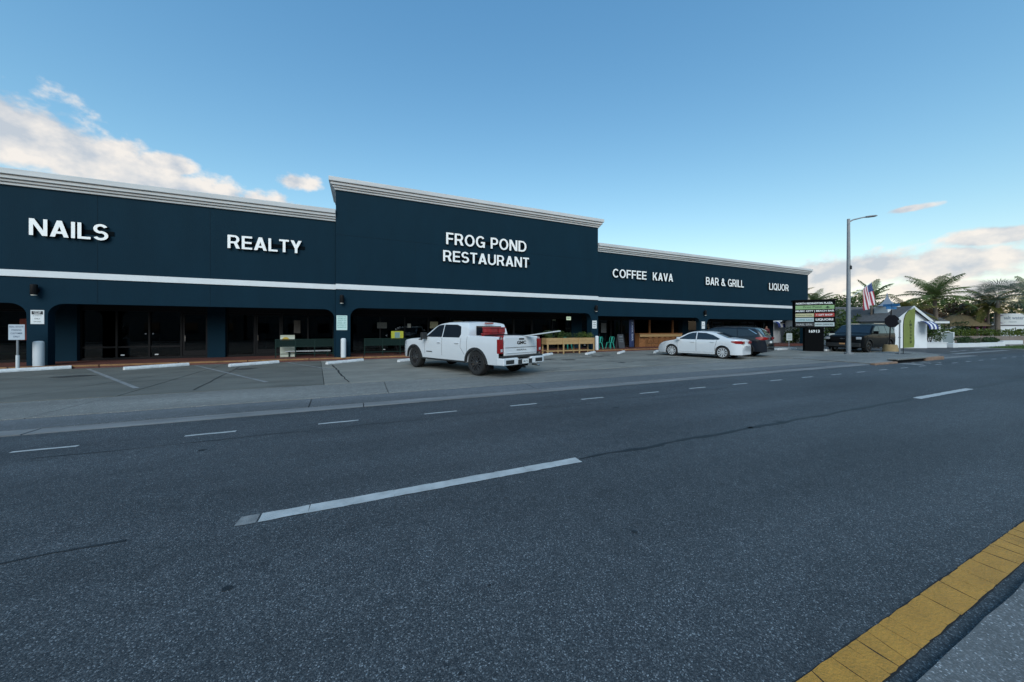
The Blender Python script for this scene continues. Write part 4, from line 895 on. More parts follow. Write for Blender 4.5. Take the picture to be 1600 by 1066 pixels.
# ------------------------------------------------------------------ railings, planter, furniture on the walkway
def railing(x0, x1, y, label, posts=4):
    t = thing('railing', label, 'railing', (x0, y, WZ)); L_ = x1 - x0
    for i in range(posts): MB().box(L_ * i / (posts - 1) - .02, L_ * i / (posts - 1) + .02, -.02, .02, 0, .90).build('post', M_GREENP, t)
    for z in (.88, .52, .16): MB().box(-.03, L_ + .03, -.015 - (.01 if z > .8 else 0), .015 + (.01 if z > .8 else 0), z, z + .035).build('rail', M_GREENP, t)
    MB().box(.0, L_, -.004, .004, .56, .875).build('mesh_panel', mat('green_mesh', (.003, .014, .012), .7, spec=.15), t); return t
railing(-3.95, -1.45, 19.95, 'dark green metal railing behind the yellow-white board, left of the pickup'); railing(.05, 4.6, 19.95, 'dark green metal railing behind the nose of the pickup', 6)
bn = thing('bench', 'low white slatted bench behind the left railing', 'bench', (-2.6, 20.45, WZ))
MB().box(-1.0, 1.0, -.18, .18, .26, .31).build('seat', M_WHITE, bn); [MB().box(x - .03, x + .03, -.15, .15, 0, .26).build('leg', M_GREENP, bn) for x in (-.85, .85)]
def aframe(x, y, a, label, m1, w=.62, h=1.05, mark=None, text=None, tm=None):
    t = thing('sandwich_board', label, 'sandwich board', (x, y, WZ), R(a))
    for sg in (1, -1): MB().box(-w / 2, w / 2, -.012, .012, 0, h, Matrix.Translation((0, sg * .16, 0)) @ Matrix.Rotation(sg * R(9), 4, 'X')).build('panel', m1, t, bevel=.01)
    if mark: 
        for (cx, cz, r, m) in mark: MB().cyl((cx, -.165 + cz * .158 - .016, cz), (cx, -.165 + cz * .158 - .006, cz), r, n=16).build('print', m, t)
    if text:
        for s_, cap, z, w_ in text: text_obj(s_, cap, tm, t, (-w_ / 2, -.172 + z * .158 - .008, z), .002, .01, w_, (R(-9), 0, 0))
    return t
sb = aframe(-3.55, 20.5, 8, 'white plastic sandwich board with an orange-yellow print behind the railing', mat('board_cream', (.50, .52, .42), .5), .62, 1.12, [(-.08, .86, .15, mat('print_yellow', (.55, .36, .05), .5))])
aframe(17.55, 20.1, 10, 'dark chalk sandwich board beside the blue banner', mat('chalk_board', (.045, .045, .05), .7), .66, 1.05, None, [('OPEN', .10, .80, .34), ('COFFEE', .08, .60, .42), ('KAVA TEA', .07, .46, .44)], mat('chalk', (.20, .24, .26), .8))
ys = thing('yellow_poster', 'yellow-green poster board standing behind the railing by the pickup nose', 'poster', (1.75, 20.3, WZ), R(3))
MB().box(-.33, .33, -.012, .012, .86, 1.30).build('panel', mat('poster_yellow', (.40, .40, .03), .6), ys); MB().box(-.02, .02, -.01, .03, 0, .86).build('leg', M_BLACK, ys); MB().box(-.2, .2, -.15, .15, 0, .02).build('foot', M_BLACK, ys)
MB().box(-.14, .14, -.016, -.0125, .92, 1.24).build('print', mat('poster_blue', (.16, .26, .24), .6), ys)

planter = thing('planter_box', 'raised wooden planter box on legs before the restaurant', 'planter', (11.95, 18.45, PZ), 0)
for z in (.60, .80): 
    for (y0, y1) in ((-.30, -.26), (.26, .30)): MB().box(-1.78, 1.78, y0, y1, z, z + .19).build('plank', M_WOOD, planter, bevel=.004)
    for x in (-1.78, 1.74): MB().box(x, x + .04, -.259, .259, z, z + .19).build('plank', M_WOOD, planter)
for x in (-1.74, -.62, .55, 1.66): 
    for y in (-.345, .302): MB().box(x, x + .09, y, y + .043, 0, .97).build('leg', M_WOOD, planter, bevel=.004)
for y in (-.30, .26): MB().box(-1.78, 1.78, y, y + .04, .16, .22).build('stretcher', M_WOOD, planter)
MB().box(-1.73, 1.73, -.255, .255, .62, .93).build('soil', mat('soil', (.03, .02, .014), .95), planter)

def leaf_quads(mb, cnt, sampler, size, up=.3, aspect=.5):
    for _ in range(cnt):
        p = Vector(sampler()); s_ = size * random.uniform(.55, 1.25)
        d = Vector((random.gauss(0, 1), random.gauss(0, 1), random.gauss(up, .8))).normalized(); nn = d.cross(Vector((random.gauss(0, 1), random.gauss(0, 1), random.gauss(0, 1)))).normalized()
        mb.add([p, p + d * s_ * .5 + nn * s_ * aspect * .5, p + d * s_, p + d * s_ * .5 - nn * s_ * aspect * .5], [(0, 1, 2, 3)])
    return mb
def clump_sampler(clumps):
    def f():
        (c, r) = random.choice(clumps)
        while True:
            q = Vector((random.uniform(-1, 1), random.uniform(-1, 1), random.uniform(-1, 1)))
            if q.length < 1: break
        q = q.normalized() * (q.length ** .45)
        return (c[0] + q.x * r[0], c[1] + q.y * r[1], c[2] + q.z * r[2])
    return f
lab = ['feathery green herb plant at the left end of the wooden planter', 'spiky green herb plant left of the middle of the wooden planter', 'dark leafy herb plant in the middle of the wooden planter', 'bushy green herb plant right of the middle of the wooden planter', 'broad light-green herb plant at the right end of the wooden planter']
for i, x in enumerate((-1.4, -.7, 0, .75, 1.45)):
    h = random.uniform(.28, .42); cl = [((random.uniform(-.25, .25), random.uniform(-.12, .12), random.uniform(.1, h)), (.2, .16, .16)) for _ in range(5)]
    p = thing('herb_plant', lab[i], 'plant', (11.95 + x, 18.45, PZ + .93), group='herbs in the wooden planter')
    leaf_quads(MB(), 420, clump_sampler(cl), .085, .8, .35).build('foliage', [M_LEAF, M_LEAF, M_LEAFD, M_LEAF, M_LEAFB][i], p, recalc=False)
    mb = MB(); [mb.tube([(0, 0, 0), (random.uniform(-.1, .1), random.uniform(-.06, .06), h * .5), (random.uniform(-.22, .22), random.uniform(-.1, .1), h)], [.008, .005, .003], 5) for _ in range(5)]; mb.build('stem', M_LEAF, p)

def metal_chair(x, y, a, label):
    t = thing('metal_chair', label, 'chair', (x, y, WZ), R(a), 'teal metal chairs')
    MB().box(-.19, .19, -.18, .18, .44, .465).build('seat', M_TEALP, t, bevel=.01)
    for sx in (-1, 1):
        for sy in (-1, 1): MB().add([Vector(q) for q in [(sx * .15 + dx, sy * .15 + dy, .44) for dx, dy in ((-.025, -.025), (.025, -.025), (.025, .025), (-.025, .025))] + [(sx * .22 + dx, sy * .22 + dy, 0) for dx, dy in ((-.02, -.02), (.02, -.02), (.02, .02), (-.02, .02))]], [(0, 1, 2, 3), (7, 6, 5, 4), (0, 4, 5, 1), (1, 5, 6, 2), (2, 6, 7, 3), (3, 7, 4, 0)]).build('leg', M_TEALP, t)
    MB().tube([(-.18, .17, .46), (-.20, .23, .74), (-.15, .26, .86), (.15, .26, .86), (.20, .23, .74), (.18, .17, .46)], .016, 8).build('back_frame', M_TEALP, t)
    MB().add([(-.055, .175, .46), (.055, .175, .46), (.07, .262, .86), (-.07, .262, .86), (-.055, .185, .46), (.055, .185, .46), (.07, .272, .86), (-.07, .272, .86)], [(0, 1, 2, 3), (7, 6, 5, 4), (0, 4, 5, 1), (1, 5, 6, 2), (2, 6, 7, 3), (3, 7, 4, 0)]).build('back_slat', M_TEALP, t)
metal_chair(15.45, 19.95, 175, 'teal metal chair nearest the white bollard'); metal_chair(16.55, 20.05, 285, 'teal metal chair right of its twin, left of the chalk board'); metal_chair(12.95, 20.1, 10, 'teal metal chair seen under the wooden planter')

bn2 = thing('blue_banner', 'tall dark blue banner stand with white vertical lettering beside the bar', 'banner', (18.95, 20.45, WZ), R(12))
mb = MB(); K = 8
vs = [(-.3 + .6 * i / K, -.05 * math.cos((i / K - .5) * 2.4) + d, z) for d in (0, .012) for z in (.05, 2.15) for i in range(K + 1)]
k1 = K + 1; fs = []
for i in range(K): fs += [(i, i + 1, k1 + i + 1, k1 + i), (2 * k1 + i, 3 * k1 + i, 3 * k1 + i + 1, 2 * k1 + i + 1)]
fs += [tuple([0, k1, 3 * k1, 2 * k1]), (K, 2 * k1 + K, 3 * k1 + K, k1 + K)]
mb.add(vs, fs).build('cloth', mat('banner_blue', (.016, .028, .085), .6, var=.2, vscale=4), bn2); MB().box(-.34, .34, -.12, .12, 0, .05).build('base', M_BLACK, bn2); MB().cyl((0, .06, 0), (0, .06, 2.16), .012, n=8).build('pole', M_GALV, bn2)
text_obj('KAVA BAR', .20, mat('banner_print', (.35, .38, .48), .6), bn2, (-.07, -.058, 1.95), .002, .02, 1.45, (0, R(90), 0))

bar = thing('bar_counter', 'long wooden bar counter under the canopy', 'counter', (22.55, 21.1, WZ))
MB().box(-2.45, 2.35, -.28, .28, 1.02, 1.09).build('counter_top', M_WOOD2, bar, bevel=.01); MB().box(-2.42, 2.32, -.25, -.21, .80, 1.02).build('apron_board', M_WOOD, bar)
for i in range(14): MB().box(-2.40 + i * .335, -2.40 + i * .335 + .325, -.05, -.02, 0, 1.02).build('plank', M_WOOD2, bar)
MB().box(-2.42, -2.38, -.25, .25, 0, 1.02).build('end_panel', M_WOOD2, bar)
def stool(x, y, label):
    t = thing('bar_stool', label, 'stool', (x, y, WZ), 0, 'bar stools along the counter')
    MB().lathe([(.16, .70), (.17, .72), (.17, .74), (.15, .76)], n=16).build('seat', M_WOOD2, t)
    for a in (45, 135, 225, 315): MB().cyl((.11 * math.cos(R(a)), .11 * math.sin(R(a)), .71), (.19 * math.cos(R(a)), .19 * math.sin(R(a)), 0), .016, .013, 6).build('leg', M_WOOD2, t)
    MB().tube([(.155 * math.cos(R(a)), .155 * math.sin(R(a)), .28) for a in (45, 135, 225, 315, 405)], .01, 6).build('foot_ring', M_BLACK, t)
for i, w in enumerate(['first', 'second', 'third', 'fourth', 'fifth', 'sixth']): stool(20.95 + i * .62, 20.55, w + ' wooden bar stool from the left along the counter')

# things in and behind the shop glass, painted reflections included
def shelf(x, y, label, cols):
    t = thing('shop_shelf', label, 'shelf', (x, y, .12)); 
    for z in (.35, .75, 1.15, 1.55): MB().box(-1.2, 1.2, -.2, .2, z, z + .03).build('shelf_board', mat('shelf_edge', (.30, .22, .07), .6), t)
    for xx in (-1.22, 1.2): MB().box(xx, xx + .03, -.2, .2, 0, 1.9).build('upright', M_BLACK, t)
shelf(-14.2, 23.2, 'shelf unit with yellow edges inside the leftmost shop', 0); shelf(-17.2, 23.2, 'second shelf unit inside the leftmost shop, mostly out of frame', 0)
rp_ = thing('red_poster', 'red hanging poster in the leftmost shop window, right of the column', 'poster', (-13.15, 21.5, 1.1)); MB().box(-.16, .16, -.012, .012, 0, .9).build('sheet', mat('poster_red', (.22, .03, .015), .6), rp_)
for (x, z, w, h, c, l) in [(1.0, 1.62, .55, .35, (.10, .11, .10), 'grey notice board in the restaurant window by the column'), (2.55, 1.66, .20, .24, (.42, .42, .38), 'small white card in the restaurant window'), (4.05, 1.62, .50, .42, (.34, .32, .20), 'cream sheet standing in for a reflection in the restaurant window above the pickup bonnet'), (5.6, 1.6, .62, .5, (.38, .34, .22), 'wide cream sheet standing in for a reflection in the restaurant window above the pickup cab'), (-3.3, 1.35, .30, .7, (.06, .05, .04), 'brown poster in the window behind the sandwich board'), (17.2, 1.3, .5, .75, (.10, .11, .11), 'grey lettered poster on the coffee shop glass')]:  # both cream sheets stand in for bright reflections on the glass
    t = thing('window_poster_or_reflection', l, 'poster', (x, 21.585, z)); MB().box(-w / 2, w / 2, -.008, 0, 0, h).build('sheet', mat('poster_%d' % int(x * 100), c, .6, var=.35, vscale=9), t)
ex = thing('exit_sign', 'lit green and white exit sign hanging by the restaurant end wall', 'sign', (13.35, 20.6, 2.22)); MB().box(-.17, .17, -.03, .03, 0, .24).build('sign_box', mat('exit_face', (.6, .7, .6), .5, emit=(.75, .95, .72), estr=.25), ex, bevel=.01)
text_obj('EXIT', .12, mat('exit_green', (.02, .25, .07), .5), ex, (-.13, -.032, .06), .002, .02, .26); MB().box(-.01, .01, -.01, .01, .24, .48).build('hanger', M_BLACK, ex)

# ------------------------------------------------------------------ signs and posts near the road
ps = thing('post_sign', 'white parking sign on a steel post at the far left', 'sign', (-11.58, 18.62, PZ))
MB().cyl((0, 0, 0), (0, 0, .58), .045, n=10).build('post_sleeve', M_WHITE, ps); MB().cyl((0, 0, .58), (0, 0, 1.7), .03, n=10).build('post', M_GALV, ps)
MB().box(-.20, .20, -.045, -.032, 1.14, 1.70).build('sign_plate', mat('sign_bluewhite', (.42, .47, .52), .5), ps, bevel=.005)
for s_, c_, z_, w_ in (('REAL ESTATE', .06, 1.59, .34), ('PARKING', .06, 1.47, .24), ('CUSTOMER', .06, 1.35, .29), ('ONLY', .06, 1.23, .16)): text_obj(s_, c_, mat('sign_navy', (.03, .06, .12), .5), ps, (-w_ / 2, -.0465, z_), .001, .012, w_)
def small_sign(x, y, label):
    t = thing('small_post_sign', label, 'sign', (x, y, .04), R(-25), 'small white signs by the plaza sign')
    MB().cyl((0, 0, 0), (0, 0, 1.2), .022, n=8).build('post', M_GALV, t); MB().box(-.20, .20, -.035, -.023, .72, 1.24).build('sign_plate', mat('sign_grey', (.42, .45, .44), .5), t)
    for z in (1.1, .98, .86): MB().box(-.12, .12, -.038, -.0355, z - .02, z + .02).build('print', mat('print_grey', (.22, .24, .24), .5), t)
small_sign(28.05, 14.55, 'small white sign on a thin post left of the black plaza sign'); small_sign(30.1, 13.0, 'small white sign on a thin post right of the black plaza sign')

ang = math.atan2(-.77, .63)
mon = thing('plaza_sign', 'black monument sign with coloured tenant panels and 16913 on its base', 'sign', (29.0, 13.55, .03), ang)
mon.scale = (.72, 1, 1)
MB().box(-.72, .72, -.24, .24, 0, 1.64).build('base', M_SIGNB, mon, bevel=.01); MB().box(-1.52, 1.52, -.30, .30, 1.645, 3.50).build('cabinet', M_SIGNB, mon, bevel=.01); MB().box(-1.60, 1.62, -.34, .34, 3.502, 3.60).build('cap', M_SIGNB, mon)
yf = -.302
def panel(x0, x1, z0, z1, col, nm): return MB().box(x0, x1, yf - .015, yf - .001, z0, z1).build('tenant_panel', mat(nm, col, .5), mon)
text_obj('NORTH REDINGTON PLAZA', .13, M_LETTER, mon, (-1.42, yf - .004, 3.28), .003, .03, 2.75)
a_ = panel(-1.46, 1.44, 2.93, 3.20, (.22, .36, .16), 'panel_green'); text_obj('Frog Pond', .19, mat('green_dark', (.02, .06, .02), .5), a_, (-.85, yf - .017, 2.97), .002, .015, 1.35); MB().cyl((.95, yf - .02, 3.06), (.95, yf - .015, 3.06), .09, n=14).build('emblem', MATS['green_dark'], a_); MB().box(.80, 1.12, yf - .021, yf - .0155, 3.02, 3.06).build('emblem', MATS['green_dark'], a_)
text_obj('MUSIC CITY | BEACH BAR', .15, M_LETTER, mon, (-1.44, yf - .004, 2.72), .003, .03, 2.88)
a_ = panel(-1.46, -.06, 2.40, 2.64, (.46, .44, .26), 'panel_cream'); text_obj('Redington Realty', .10, MATS['green_dark'], a_, (-1.40, yf - .017, 2.46), .002, .015, 1.2)
a_ = panel(.0, 1.44, 2.40, 2.66, (.38, .04, .03), 'panel_red'); text_obj('+ GIFT SHOP', .12, M_LETTER, a_, (.10, yf - .017, 2.47), .002, .02, 1.2)
a_ = panel(-1.46, -.06, 2.06, 2.34, (.40, .50, .52), 'panel_pale'); text_obj('COFFEE KAVA', .11, mat('panel_teal', (.05, .2, .22), .5), a_, (-1.40, yf - .017, 2.13), .002, .02, 1.25)
text_obj('LIQUORS', .18, M_LETTER, mon, (.08, yf - .004, 2.11), .003, .04, 1.3)
a_ = panel(-1.46, -.06, 1.75, 1.99, (.05, .05, .055), 'panel_dark'); text_obj('NAIL SPA', .13, mat('grey_print', (.35, .36, .36), .5), a_, (-1.38, yf - .017, 1.80), .002, .02, 1.2)
a_ = panel(.0, 1.44, 1.74, 2.01, (.48, .55, .55), 'panel_white'); text_obj('NEW OFFICES', .10, M_TEXTD, a_, (.06, yf - .017, 1.82), .002, .02, 1.28)
text_obj('16913', .20, M_LETTER, mon, (-.40, -.244, 1.30), .003, .03, .80)

lp = thing('street_light', 'tall grey street light pole with a curved lamp arm', 'street light', (26.4, 10.6, .06))
MB().tube([(0, 0, 0), (0, 0, 3), (0, 0, 8.05)], [.112, .10, .07], 16).build('pole', M_GALV, lp, smooth=60)
MB().cyl((0, 0, 0), (0, 0, .12), .20, n=16).build('base_collar', M_GALV, lp)
MB().tube([(0, 0, 7.85), (.25, -.1, 8.0), (.7, -.3, 8.12), (1.1, -.48, 8.2)], [.045, .04, .035, .035], 10).build('arm', M_GALV, lp, smooth=60)
hd = MB().lathe([(.02, -.38), (.10, -.34), (.13, -.1), (.12, .2), (.05, .32)], n=14).build('lamp_head', M_GALV, lp, smooth=50)
hd.rotation_euler = (R(84), 0, R(66)); hd.location = (1.25, -.54, 8.21); hd.scale = (1, .45, 1)
MB().box(-.06, .06, -.14, -.10, 5.05, 5.25).build('junction_box', M_PLAST, lp); MB().box(-.05, .17, -.06, .06, 5.2, 5.32).build('camera_bracket', M_PLAST, lp)
# flag on an angled staff
fl = thing('flag', 'striped American flag hanging from a staff on the street light pole', 'flag', (26.53, 10.55, 3.45))
sdir = Vector((.87, -.12, .46)).normalized(); MB().cyl((0, 0, 0), sdir * 2.08, .014, n=8).build('staff', M_WHITE, fl); MB().lathe([(.005, -.03), (.03, 0), (.005, .03)], tuple(sdir * 2.1), n=8).build('finial', M_YELLOW, fl)
NU, NV = 13, 16
vs = []
for j in range(NV + 1):
    for i in range(NU + 1):
        a = 1.22 + .82 * i / NU; q = sdir * a; dn = 1.30 * j / NV
        vs.append((q.x + .22 * j / NV + .04 * math.sin(i * .9 + j * .15) - .02 * math.sin(j * .5), q.y + .10 * math.sin(i * .75 + .4 + j * .12) * (.25 + j / NV), q.z - dn - .03 * math.sin(i * .6) * j / NV))
mb = MB(); mb.v = vs
for j in range(NV):
    for i in range(NU):
        mb.f.append([j * (NU + 1) + i, j * (NU + 1) + i + 1, (j + 1) * (NU + 1) + i + 1, (j + 1) * (NU + 1) + i]); mb.m.append(2 if (i >= 6 and j < 6) else (0 if i % 2 == 0 else 1))
mb.build('cloth', [mat('flag_red', (.30, .02, .04), .7), mat('flag_white', (.66, .62, .64), .7), mat('flag_blue', (.022, .05, .17), .7)], fl, smooth=179, recalc=False)
st = MB()
for i in range(4):
    for j in range(4):
        u_ = 6.9 + i * 1.6; w_ = .8 + j * 1.4; a = 1.22 + .82 * u_ / NU; q = sdir * a; jj = w_; dn = 1.30 * jj / NV
        c = Vector((q.x + .22 * jj / NV + .04 * math.sin(u_ * .9 + jj * .15) - .02 * math.sin(jj * .5), q.y + .10 * math.sin(u_ * .75 + .4 + jj * .12) * (.25 + jj / NV) - .012, q.z - dn - .03 * math.sin(u_ * .6) * jj / NV))
        st.add([c + Vector((math.sin(2 * math.pi * k / 10) * (.016 if k % 2 == 0 else .007), 0, math.cos(2 * math.pi * k / 10) * (.016 if k % 2 == 0 else .007))) for k in range(10)], [tuple(range(10))])
st.build('stars', MATS['flag_white'], fl, recalc=False)

sp_ = thing('stop_sign', 'dark back of an octagonal stop sign under blue street-name blades', 'sign', (31.95, 10.7, .55), ang + R(15))
MB().cyl((-.05, .02, 0), (.06, .02, 2.30), .032, n=8).build('post', M_BLACK, sp_)
MB().prism([(.06 + .43 * math.cos(R(22.5 + 45 * i)), 1.55 + .43 * math.sin(R(22.5 + 45 * i))) for i in range(8)], -.035, -.02).build('sign_plate', mat('sign_back', (.006, .006, .009), .7, spec=.1), sp_)
for i, (a, z) in enumerate(((20, 2.34), (-60, 2.52))): MB().box(-.40, .40, -.01, .01, z, z + .17, Matrix.Translation((.06, .02, 0)) @ Matrix.Rotation(R(a), 4, 'Z')).build('street_name_blade', mat('sign_blue', (.025, .13, .30), .5), sp_)
MB().cyl((.06, .02, 2.30), (.06, .02, 2.72), .014, n=6).build('blade_rod', M_BLACK, sp_)
tub = tag(MB().lathe([(.40, 0), (.38, .08), (.33, .42), (.30, .50), (.24, .50)], n=20).build('sign_base', mat('tan_concrete', (.28, .20, .10), .85, var=.2, vscale=5), smooth=40, loc=(31.95, 10.7, .05)), 'tan tapered concrete base holding the stop sign post', 'sign base')
gp = thing('steel_post', 'slim galvanised post beside the green feather flag', 'post', (28.75, 9.25, .11)); MB().cyl((0, 0, 0), (0, 0, 1.95), .035, n=8).build('post', M_GALV, gp); MB().box(-.05, .05, -.05, .05, 1.85, 2.0).build('clamp', M_GALV, gp); MB().box(-.045, .045, -.045, .045, .95, 1.0).build('band', M_GALV, gp)

ff = thing('feather_flag', 'olive green feather flag with vertical lettering at the corner', 'flag', (29.05, 9.2, .12), -YAW)
pole = [(0, 0, 0), (0, 0, 1.6), (.03, 0, 2.0), (.12, 0, 2.3), (.28, 0, 2.52), (.5, 0, 2.68), (.66, 0, 2.72)]
MB().tube(pole, .014, 8).build('pole', M_BLACK, ff)
edge = [(0.01, .38), (.01, 1.6), (.04, 2.0), (.13, 2.29), (.28, 2.5), (.5, 2.66), (.66, 2.70), (.69, 2.2), (.70, 1.4), (.68, .70), (.62, .42)]
mb = MB(); NR = 16; vs = []
for j in range(NR + 1):
    z = .38 + (2.69 - .38) * j / NR; xl = .012 if z < 1.6 else lerp_pts([(1.6, .012), (2.0, .04), (2.29, .13), (2.5, .28), (2.66, .5), (2.70, .66)], z); xr = lerp_pts([(.38, .60), (.7, .67), (1.4, .70), (2.2, .69), (2.7, .67)], z)
    for i in range(5): x = xl + (xr - xl) * i / 4; vs.append((x, .035 * math.sin(x * 7 + z * 2.2) * (x / .7), z - (.04 * (1 - x / .7) if j == 0 else 0)))
mb.add(vs, [(j * 5 + i, j * 5 + i + 1, (j + 1) * 5 + i + 1, (j + 1) * 5 + i) for j in range(NR) for i in range(4)]).build('cloth', mat('flag_olive', (.155, .19, .045), .7, var=.12, vscale=3), ff, smooth=179, recalc=False)
for i, ch in enumerate('LIQUORS'): text_obj(ch, .13, mat('olive_print', (.035, .05, .015), .6), ff, (.36, -.045, 1.85 - i * .20), .002, .02, .10)
MB().box(-.25, .25, -.2, .2, 0, .02).build('base_plate', M_BLACK, ff)

# ------------------------------------------------------------------ person waiting under the canopy
def person():
    t = thing('person', 'person with dark hair in a dark red top standing under the canopy behind the SUV', 'person', (35.4, 20.25, WZ), R(-40))
    J = dict(pel=(0, 0, .95), sp=(0, -.01, 1.15), ch=(0, -.01, 1.36), nk=(0, 0, 1.50), hd=(0, -.02, 1.60), top=(0, -.01, 1.72), ls=(-.18, 0, 1.42), le=(-.25, .02, 1.14), lw=(-.21, -.16, .98), lh=(-.19, -.23, .95), rs=(.18, 0, 1.42), re=(.25, .02, 1.14), rw=(.20, -.14, 1.02), rh=(.18, -.21, 1.02),
             lp=(-.10, 0, .90), lk=(-.11, -.02, .48), la=(-.11, .02, .08), lt=(-.12, -.14, .03), rp=(.10, 0, .90), rk=(.11, -.03, .48), ra=(.12, .02, .08), rt=(.13, -.14, .03))
    rad = dict(pel=.14, sp=.125, ch=.15, nk=.055, hd=.09, top=.07, ls=.065, le=.045, lw=.03, lh=.035, rs=.065, re=.045, rw=.03, rh=.035, lp=.095, lk=.06, la=.042, lt=.035, rp=.095, rk=.06, ra=.042, rt=.035)
    E_ = [('pel', 'sp'), ('sp', 'ch'), ('ch', 'nk'), ('nk', 'hd'), ('hd', 'top'), ('ch', 'ls'), ('ls', 'le'), ('le', 'lw'), ('lw', 'lh'), ('ch', 'rs'), ('rs', 're'), ('re', 'rw'), ('rw', 'rh'), ('pel', 'lp'), ('lp', 'lk'), ('lk', 'la'), ('la', 'lt'), ('pel', 'rp'), ('rp', 'rk'), ('rk', 'ra'), ('ra', 'rt')]
    ks = list(J); me = bpy.data.meshes.new('body'); me.from_pydata([J[k] for k in ks], [(ks.index(a), ks.index(b)) for a, b in E_], []); o = bpy.data.objects.new('body', me); COL.objects.link(o); o.parent = t
    sk = o.modifiers.new('skin', 'SKIN'); ss_ = o.modifiers.new('sub', 'SUBSURF'); ss_.levels = ss_.render_levels = 2
    for i, k in enumerate(ks): me.skin_vertices[0].data[i].radius = (rad[k], rad[k] * (.72 if k in ('pel', 'sp', 'ch') else 1)); me.skin_vertices[0].data[i].use_root = (k == 'pel')
    m = bpy.data.materials.new('clothing'); m.use_nodes = True; nt = m.node_tree; tc = nt.nodes.new('ShaderNodeTexCoord'); se = nt.nodes.new('ShaderNodeSeparateXYZ'); rp = nt.nodes.new('ShaderNodeValToRGB'); nt.links.new(tc.outputs['Object'], se.inputs[0]); mr = nt.nodes.new('ShaderNodeMapRange'); mr.inputs[2].default_value = 1.8; nt.links.new(se.outputs[2], mr.inputs[0]); nt.links.new(mr.outputs[0], rp.inputs[0])
    rp.color_ramp.interpolation = 'CONSTANT'; el = rp.color_ramp.elements; el[0].color = (.02, .018, .016, 1); el[1].position = .05; el[1].color = (.02, .025, .04, 1)
    for p_, c_ in ((.53, (.09, .012, .016, 1)), (.82, (.42, .24, .17, 1))): q = el.new(p_); q.color = c_
    nt.links.new(rp.outputs[0], nt.nodes['Principled BSDF'].inputs['Base Color']); nt.nodes['Principled BSDF'].inputs['Roughness'].default_value = .8; me.materials.append(m)
    hm = mat('hair', (.012, .009, .007), .6)
    h = MB().lathe([(.03, -.16), (.085, -.10), (.105, 0), (.095, .06), (.06, .10), (.01, .115)], (0, .028, 1.64), n=14).build('hair', hm, t, smooth=60)
    fm = MB(); fm.lathe([(.005, -.02), (.016, 0), (.005, .03)], (0, -.115, 1.60), n=8); fm.build('nose', mat('skin', (.42, .24, .17), .6), t)
    for sx in (-1, 1):
        MB().lathe([(.004, -.008), (.011, 0), (.004, .008)], (sx * .033, -.10, 1.635), n=8).build('eye', M_BLACK, t)
        hx = sx * .185; hy = -.24 if sx < 0 else -.22; hz = .93 if sx < 0 else 1.01
        for k in range(5):
            a = (k - 2) * .014; MB().tube([(hx + a, hy + .02, hz), (hx + a * 1.5, hy - .04, hz - .01), (hx + a * 1.6, hy - .07 + abs(k - 2) * .008, hz - .035)], [.009, .008, .006], 6).build('finger', MATS['skin'], t, smooth=60)
    MB().box(-.022, .022, -.113, -.10, 1.555, 1.565).build('mouth', mat('lips', (.25, .09, .08), .6), t)
person()
# people sitting inside the restaurant are only dark shapes in the photograph; tables hold their place
def table(x, y, label):
    t = thing('cafe_table', label, 'table', (x, y, WZ)); MB().lathe([(.34, .72), (.35, .73), (.35, .75), (.33, .755)], n=20).build('table_top', M_BLACK, t); MB().cyl((0, 0, .02), (0, 0, .72), .03, n=8).build('leg', M_BLACK, t); MB().lathe([(.22, 0), (.2, .02), (.04, .04)], n=16).build('foot', M_BLACK, t)
table(16.0, 20.7, 'small round black cafe table behind the teal chairs'); table(6.0, 20.6, 'small round black table behind the white pickup cab'); table(9.2, 20.6, 'small round black table behind the pickup tailgate')

